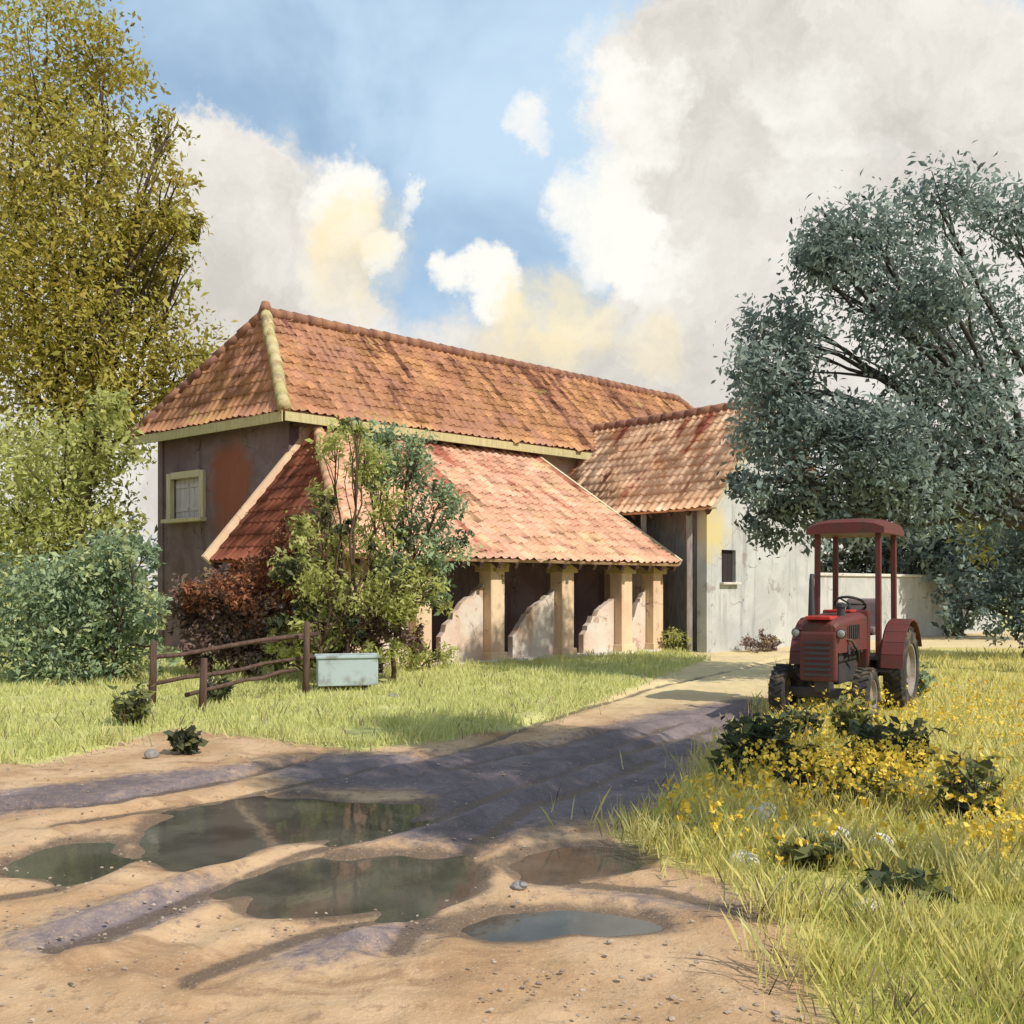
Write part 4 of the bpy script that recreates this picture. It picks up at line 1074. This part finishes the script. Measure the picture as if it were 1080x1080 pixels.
# ------------------------------------------------------------------ stones and weeds
def stone(p, r, m, label, name='stone'):
    bm = bmesh.new(); bmesh.ops.create_icosphere(bm, subdivisions=3, radius=1)
    sd = random.uniform(0, 50); sq = random.uniform(.55, .8)
    for v in bm.verts:
        n_ = mnoise.fractal(v.co * 1.3 + Vector((sd, 0, 0)), 1, 2, 4); v.co = v.co * (1 + .16 * n_); v.co.z *= sq
        v.co = v.co * r
    o = bm_obj(name, bm, m, None, False); o.location = (p.x, p.y, p.z + r * .25 + .02); o.rotation_euler = (0, 0, random.uniform(0, 6))
    tag(o, label, 'stone'); return o
stone(ground_at(805, 868),   .12, M['stone'], 'pale stone in the meadow beside the darkest weeds')
stone(ground_at(880, 892), .11, M['stone'], 'pale stone in the yellow grass below the orange-yellow flowers')
stone(ground_at(785, 918), .10, M['stone'], 'pale blocky stone at the edge of the meadow by the sandy track')
stone(ground_at(927, 897), .09, M['stone'], 'small pale stone far right in the yellow grass')
stone(ground_at(915, 968), .085, M['stone'], 'pale stone among weeds at the bottom right')
stone(ground_at(548, 940), .045, M['stone_dark'], 'small grey stone between two puddles in the track')
stone(ground_at(733, 876), .06, M['stone_dark'], 'dark stone where the mud meets the right-hand grass')
stone(ground_at(160, 800), .07, M['stone_dark'], 'dark stone at the left edge of the sand below the grass')
stone(ground_at(415, 738), .09, M['stone_dark'], 'dark stone in the grass right of the blue trough')

def weed(p, h, spread, n, label, matk='leaf_weed', leaf=.105, bias=-.1, flowers=0, name='leafy_weed', cat='weed'):
    t_ = thing(name, label, cat, (p.x, p.y, .02))
    bm = bmesh.new(); leaves = []; outs = []
    for i in range(n):
        a = random.uniform(0, 6.283); rr = spread * math.sqrt(random.random()); hh_ = h * random.uniform(.5, 1.05)
        tip = Vector((math.cos(a) * rr, math.sin(a) * rr, hh_))
        pts = curve_pts(Vector((math.cos(a) * rr * .25, math.sin(a) * rr * .25, -.05)), tip, .1, 4)
        tube(bm, pts, [.006, .006, .005, .004, .003], 5)
        for q in range(17):
            f_ = random.uniform(.25, 1.0); k_ = min(3, int(f_ * 4)); b_ = pts[k_].lerp(pts[k_ + 1], f_ * 4 - k_ if f_ < 1 else 1)
            o_ = Vector((random.gauss(0, 1), random.gauss(0, 1), .2)).normalized()
            leaves.append(list(b_ + o_ * leaf * .5)); outs.append(list(o_))
    bm_obj('stem', bm, M['stemwood'], t_, True)
    c = np.array(leaves); o_ = np.array(outs)
    v = leaf_quads(c, o_ * 2.2, leaf, .5, .1)
    quad_mesh('foliage', v, np.clip(rng.normal(.5 + bias, .2, len(c)), 0, 1), M[matk], t_)
    if flowers:
        f = np.stack([rng.normal(0, spread * .9, flowers), rng.normal(0, spread * .9, flowers), h * rng.uniform(.8, 1.2, flowers)], -1)
        v = leaf_quads(np.repeat(f, 4, 0) + rng.normal(0, .012, (flowers * 4, 3)), np.zeros((flowers * 4, 3)), .032, .8)
        tag(quad_mesh('flowers', v, rng.uniform(0, 1, flowers * 4), M['flower'], t_), kind='stuff')
    return t_
weed(ground_at(797, 815), .46, .36, 40, 'dark broad-leaved weed clump at the road edge left of the tractor', bias=-.25)
weed(ground_at(862, 850), .46, .34, 40, 'dark broad-leaved weed clump in the middle of the yellow meadow', bias=-.25)
weed(ground_at(940, 828), .5, .36, 42, 'dark leafy weed clump at the right, below the tractor drawbar', bias=-.2)
weed(ground_at(900, 790), .5, .26, 20, 'tall weed with yellow flowers in front of the tractor', bias=.1, flowers=45)
weed(ground_at(908, 862), .40, .40, 22, 'orange-yellow flowering weed at the centre of the meadow', bias=.3, flowers=520)
weed(ground_at(955, 962), .2, .18, 14, 'olive weed clump at the bottom right beside a pale stone', bias=0)
weed(ground_at(765, 830), .26, .14, 12, 'thin grey-green weed leaning over the mud edge', bias=-.05)
weed(ground_at(845, 790), .40, .2, 18, 'green weed below the front wheels of the tractor', bias=-.05)
weed(ground_at(965, 740), .55, .24, 20, 'teal weed behind the tractor drawbar at the right', 'leaf_teal', bias=-.1)
weed(ground_at(855, 920), .18, .2, 14, 'low olive weed in the grass near the sandy edge', bias=.05)
weed(ground_at(230, 745), .4, .2, 18, 'dark green weed under the broken rail fence', 'leaf_weed', bias=-.2)
weed(ground_at(140, 770), .5, .25, 22, 'olive weed at the left edge of the grass', 'leaf_weed', bias=0)
weed(ground_at(1030, 880), .5, .3, 24, 'weed clump with a few yellow flowers at the far right edge', bias=0, flowers=25)
weed(ground_at(195, 795), .22, .16, 14, 'low dark weed on the sand at the left', 'leaf_dark', bias=-.1)

# ------------------------------------------------------------------ grass
def blades(name, n, sd_fn, ymin, ymax, hmin, hmax, mat, spread=.66, patch_seed=3.0, noise_cut=-.9):
    y = np.exp(rng.uniform(math.log(ymin), math.log(ymax), n)); x = rng.uniform(-spread, spread, n) * y
    s0_, sM_, s1_, sP_ = zones(x, y)
    sd = sd_fn(s0_, s1_)
    nse = fbm(x, y, 1.5, patch_seed, 3)
    keep = (sd + .22 * nse + rng.exponential(.09, n) > .08) & (sP_ < -.05) & (nse > noise_cut)
    # not inside the buildings
    rel = np.stack([x - P0.x, y - P0.y], -1); tt = rel @ np.array([U.x, U.y]); ww = rel @ np.array([V.x, V.y])
    keep &= ~((tt > -2.2) & (ww > -.15) & (tt < 8)) & ~((tt >= 7.7) & (ww > -1.2))
    x, y, nse = x[keep], y[keep], nse[keep]; m = len(x)
    z = .02 + .018 * nse
    h = rng.uniform(hmin, hmax, m) * np.clip(1 + .8 * nse, .35, 1.8)
    wd = .0035 + .0009 * y
    a = rng.uniform(0, 2 * np.pi, m); lean_ = rng.uniform(.1, .75, m) * h; la = rng.uniform(0, 2 * np.pi, m)
    b = np.stack([x, y, z], -1); s = np.stack([np.cos(a), np.sin(a), 0 * a], -1) * (wd / 2)[:, None]
    tip = b + np.stack([np.cos(la) * lean_, np.sin(la) * lean_, h], -1)
    mid = b * .45 + tip * .55 + np.stack([0 * x, 0 * x, h * .10], -1)
    v = np.stack([b - s, b + s, mid + s * .75, tip], 1); 
    ti = np.clip(.5 + .45 * nse + rng.normal(0, .2, m), 0, 1)
    o = quad_mesh(name, v, ti, mat); tag(o, kind='stuff'); return o
o = blades('meadow_grass', 150000, lambda a, b: b, 3.4, 24, .06, .2, M['grass_right'], patch_seed=3.0); tag(o, 'straw-yellow meadow grass right of the track', 'grass')
o = blades('turf_grass', 150000, lambda a, b: a, 9, 26, .05, .15, M['grass_left'], .62, 11.0, -.6); tag(o, 'yellow-green turf before the veranda', 'grass')
# scattered yellow flowers
y = np.exp(rng.uniform(math.log(5.5), math.log(15), 9000)); x = rng.uniform(.1, .6, 9000) * y
_, _, sr, _ = zones(x, y); nse = fbm(x, y, .9, 21.0, 3)
kp = (sr > .25) & (nse > -.1) & (rng.uniform(size=9000) < .42); x, y = x[kp], y[kp]
f = np.stack([x, y, rng.uniform(.12, .34, len(x))], -1)
v = leaf_quads(np.repeat(f, 4, 0) + rng.normal(0, .01, (len(x) * 4, 3)), np.zeros((len(x) * 4, 3)), .035, .85)
o = quad_mesh('meadow_flowers', v, rng.uniform(0, 1, len(x) * 4), M['flower']); tag(o, 'yellow flowers scattered through the right-hand meadow', 'flowers', kind='stuff')

# gravel on the bare earth
n = 2600
y = np.exp(rng.uniform(math.log(3.6), math.log(13), n)); x = rng.uniform(-.56, .56, n) * y
a_, b_, c_, d_ = zones(x, y); nse = fbm(x, y, .8, 31.0, 3)
kp = (a_ < .05) & (c_ < .05) & (d_ < -.06) & (nse > -.15); x, y, nse = x[kp], y[kp], nse[kp]
ico = bmesh.new(); bmesh.ops.create_icosphere(ico, subdivisions=1, radius=1)
iv = np.array([v.co[:] for v in ico.verts]); ifc = np.array([[v.index for v in f.verts] for f in ico.faces]); ico.free()
m = len(x); r_ = rng.uniform(.003, .009, m) * rng.uniform(.6, 1.8, m) 
vv = iv[None] * (1 + rng.normal(0, .18, (m, len(iv), 1))) * r_[:, None, None] * np.array([1.2, 1, .6]) + np.stack([x, y, .012 + 0 * x], -1)[:, None]
ff = ifc[None] + (np.arange(m) * len(iv))[:, None, None]
me = bpy.data.meshes.new('gravel'); me.from_pydata(vv.reshape(-1, 3).tolist(), [], ff.reshape(-1, 3).tolist()); me.materials.append(M['pebble'])
o = bpy.data.objects.new('gravel', me); link(o); tag(o, 'small grey pebbles strewn over the bare track', 'gravel', kind='stuff')
# far-off woods along the horizon
bl = []
for i in range(70):
    a = -1.25 + 2.5 * i / 69; d = random.uniform(95, 130)
    bl.append((Vector((math.sin(a) * d, math.cos(a) * d, random.uniform(2, 4))), (5.5, 5.5, random.uniform(4, 6.5))))
v, ti = blobs_leaves(bl, 26000, 1.1, .7, 20, .6, tint_bias=.05)
o = quad_mesh('distant_wood', v, ti, M['leaf_greygreen']); tag(o, 'dusky line of far-off woodland along the horizon', 'wood', kind='stuff')

o = blades('dry_grass', 9000, lambda a, b: np.maximum(a, b), 3.6, 18, .07, .15, M['leaf_brown'], patch_seed=27.0, noise_cut=-.1); tag(o, 'dead brown grass blades among the green', 'grass', kind='stuff')
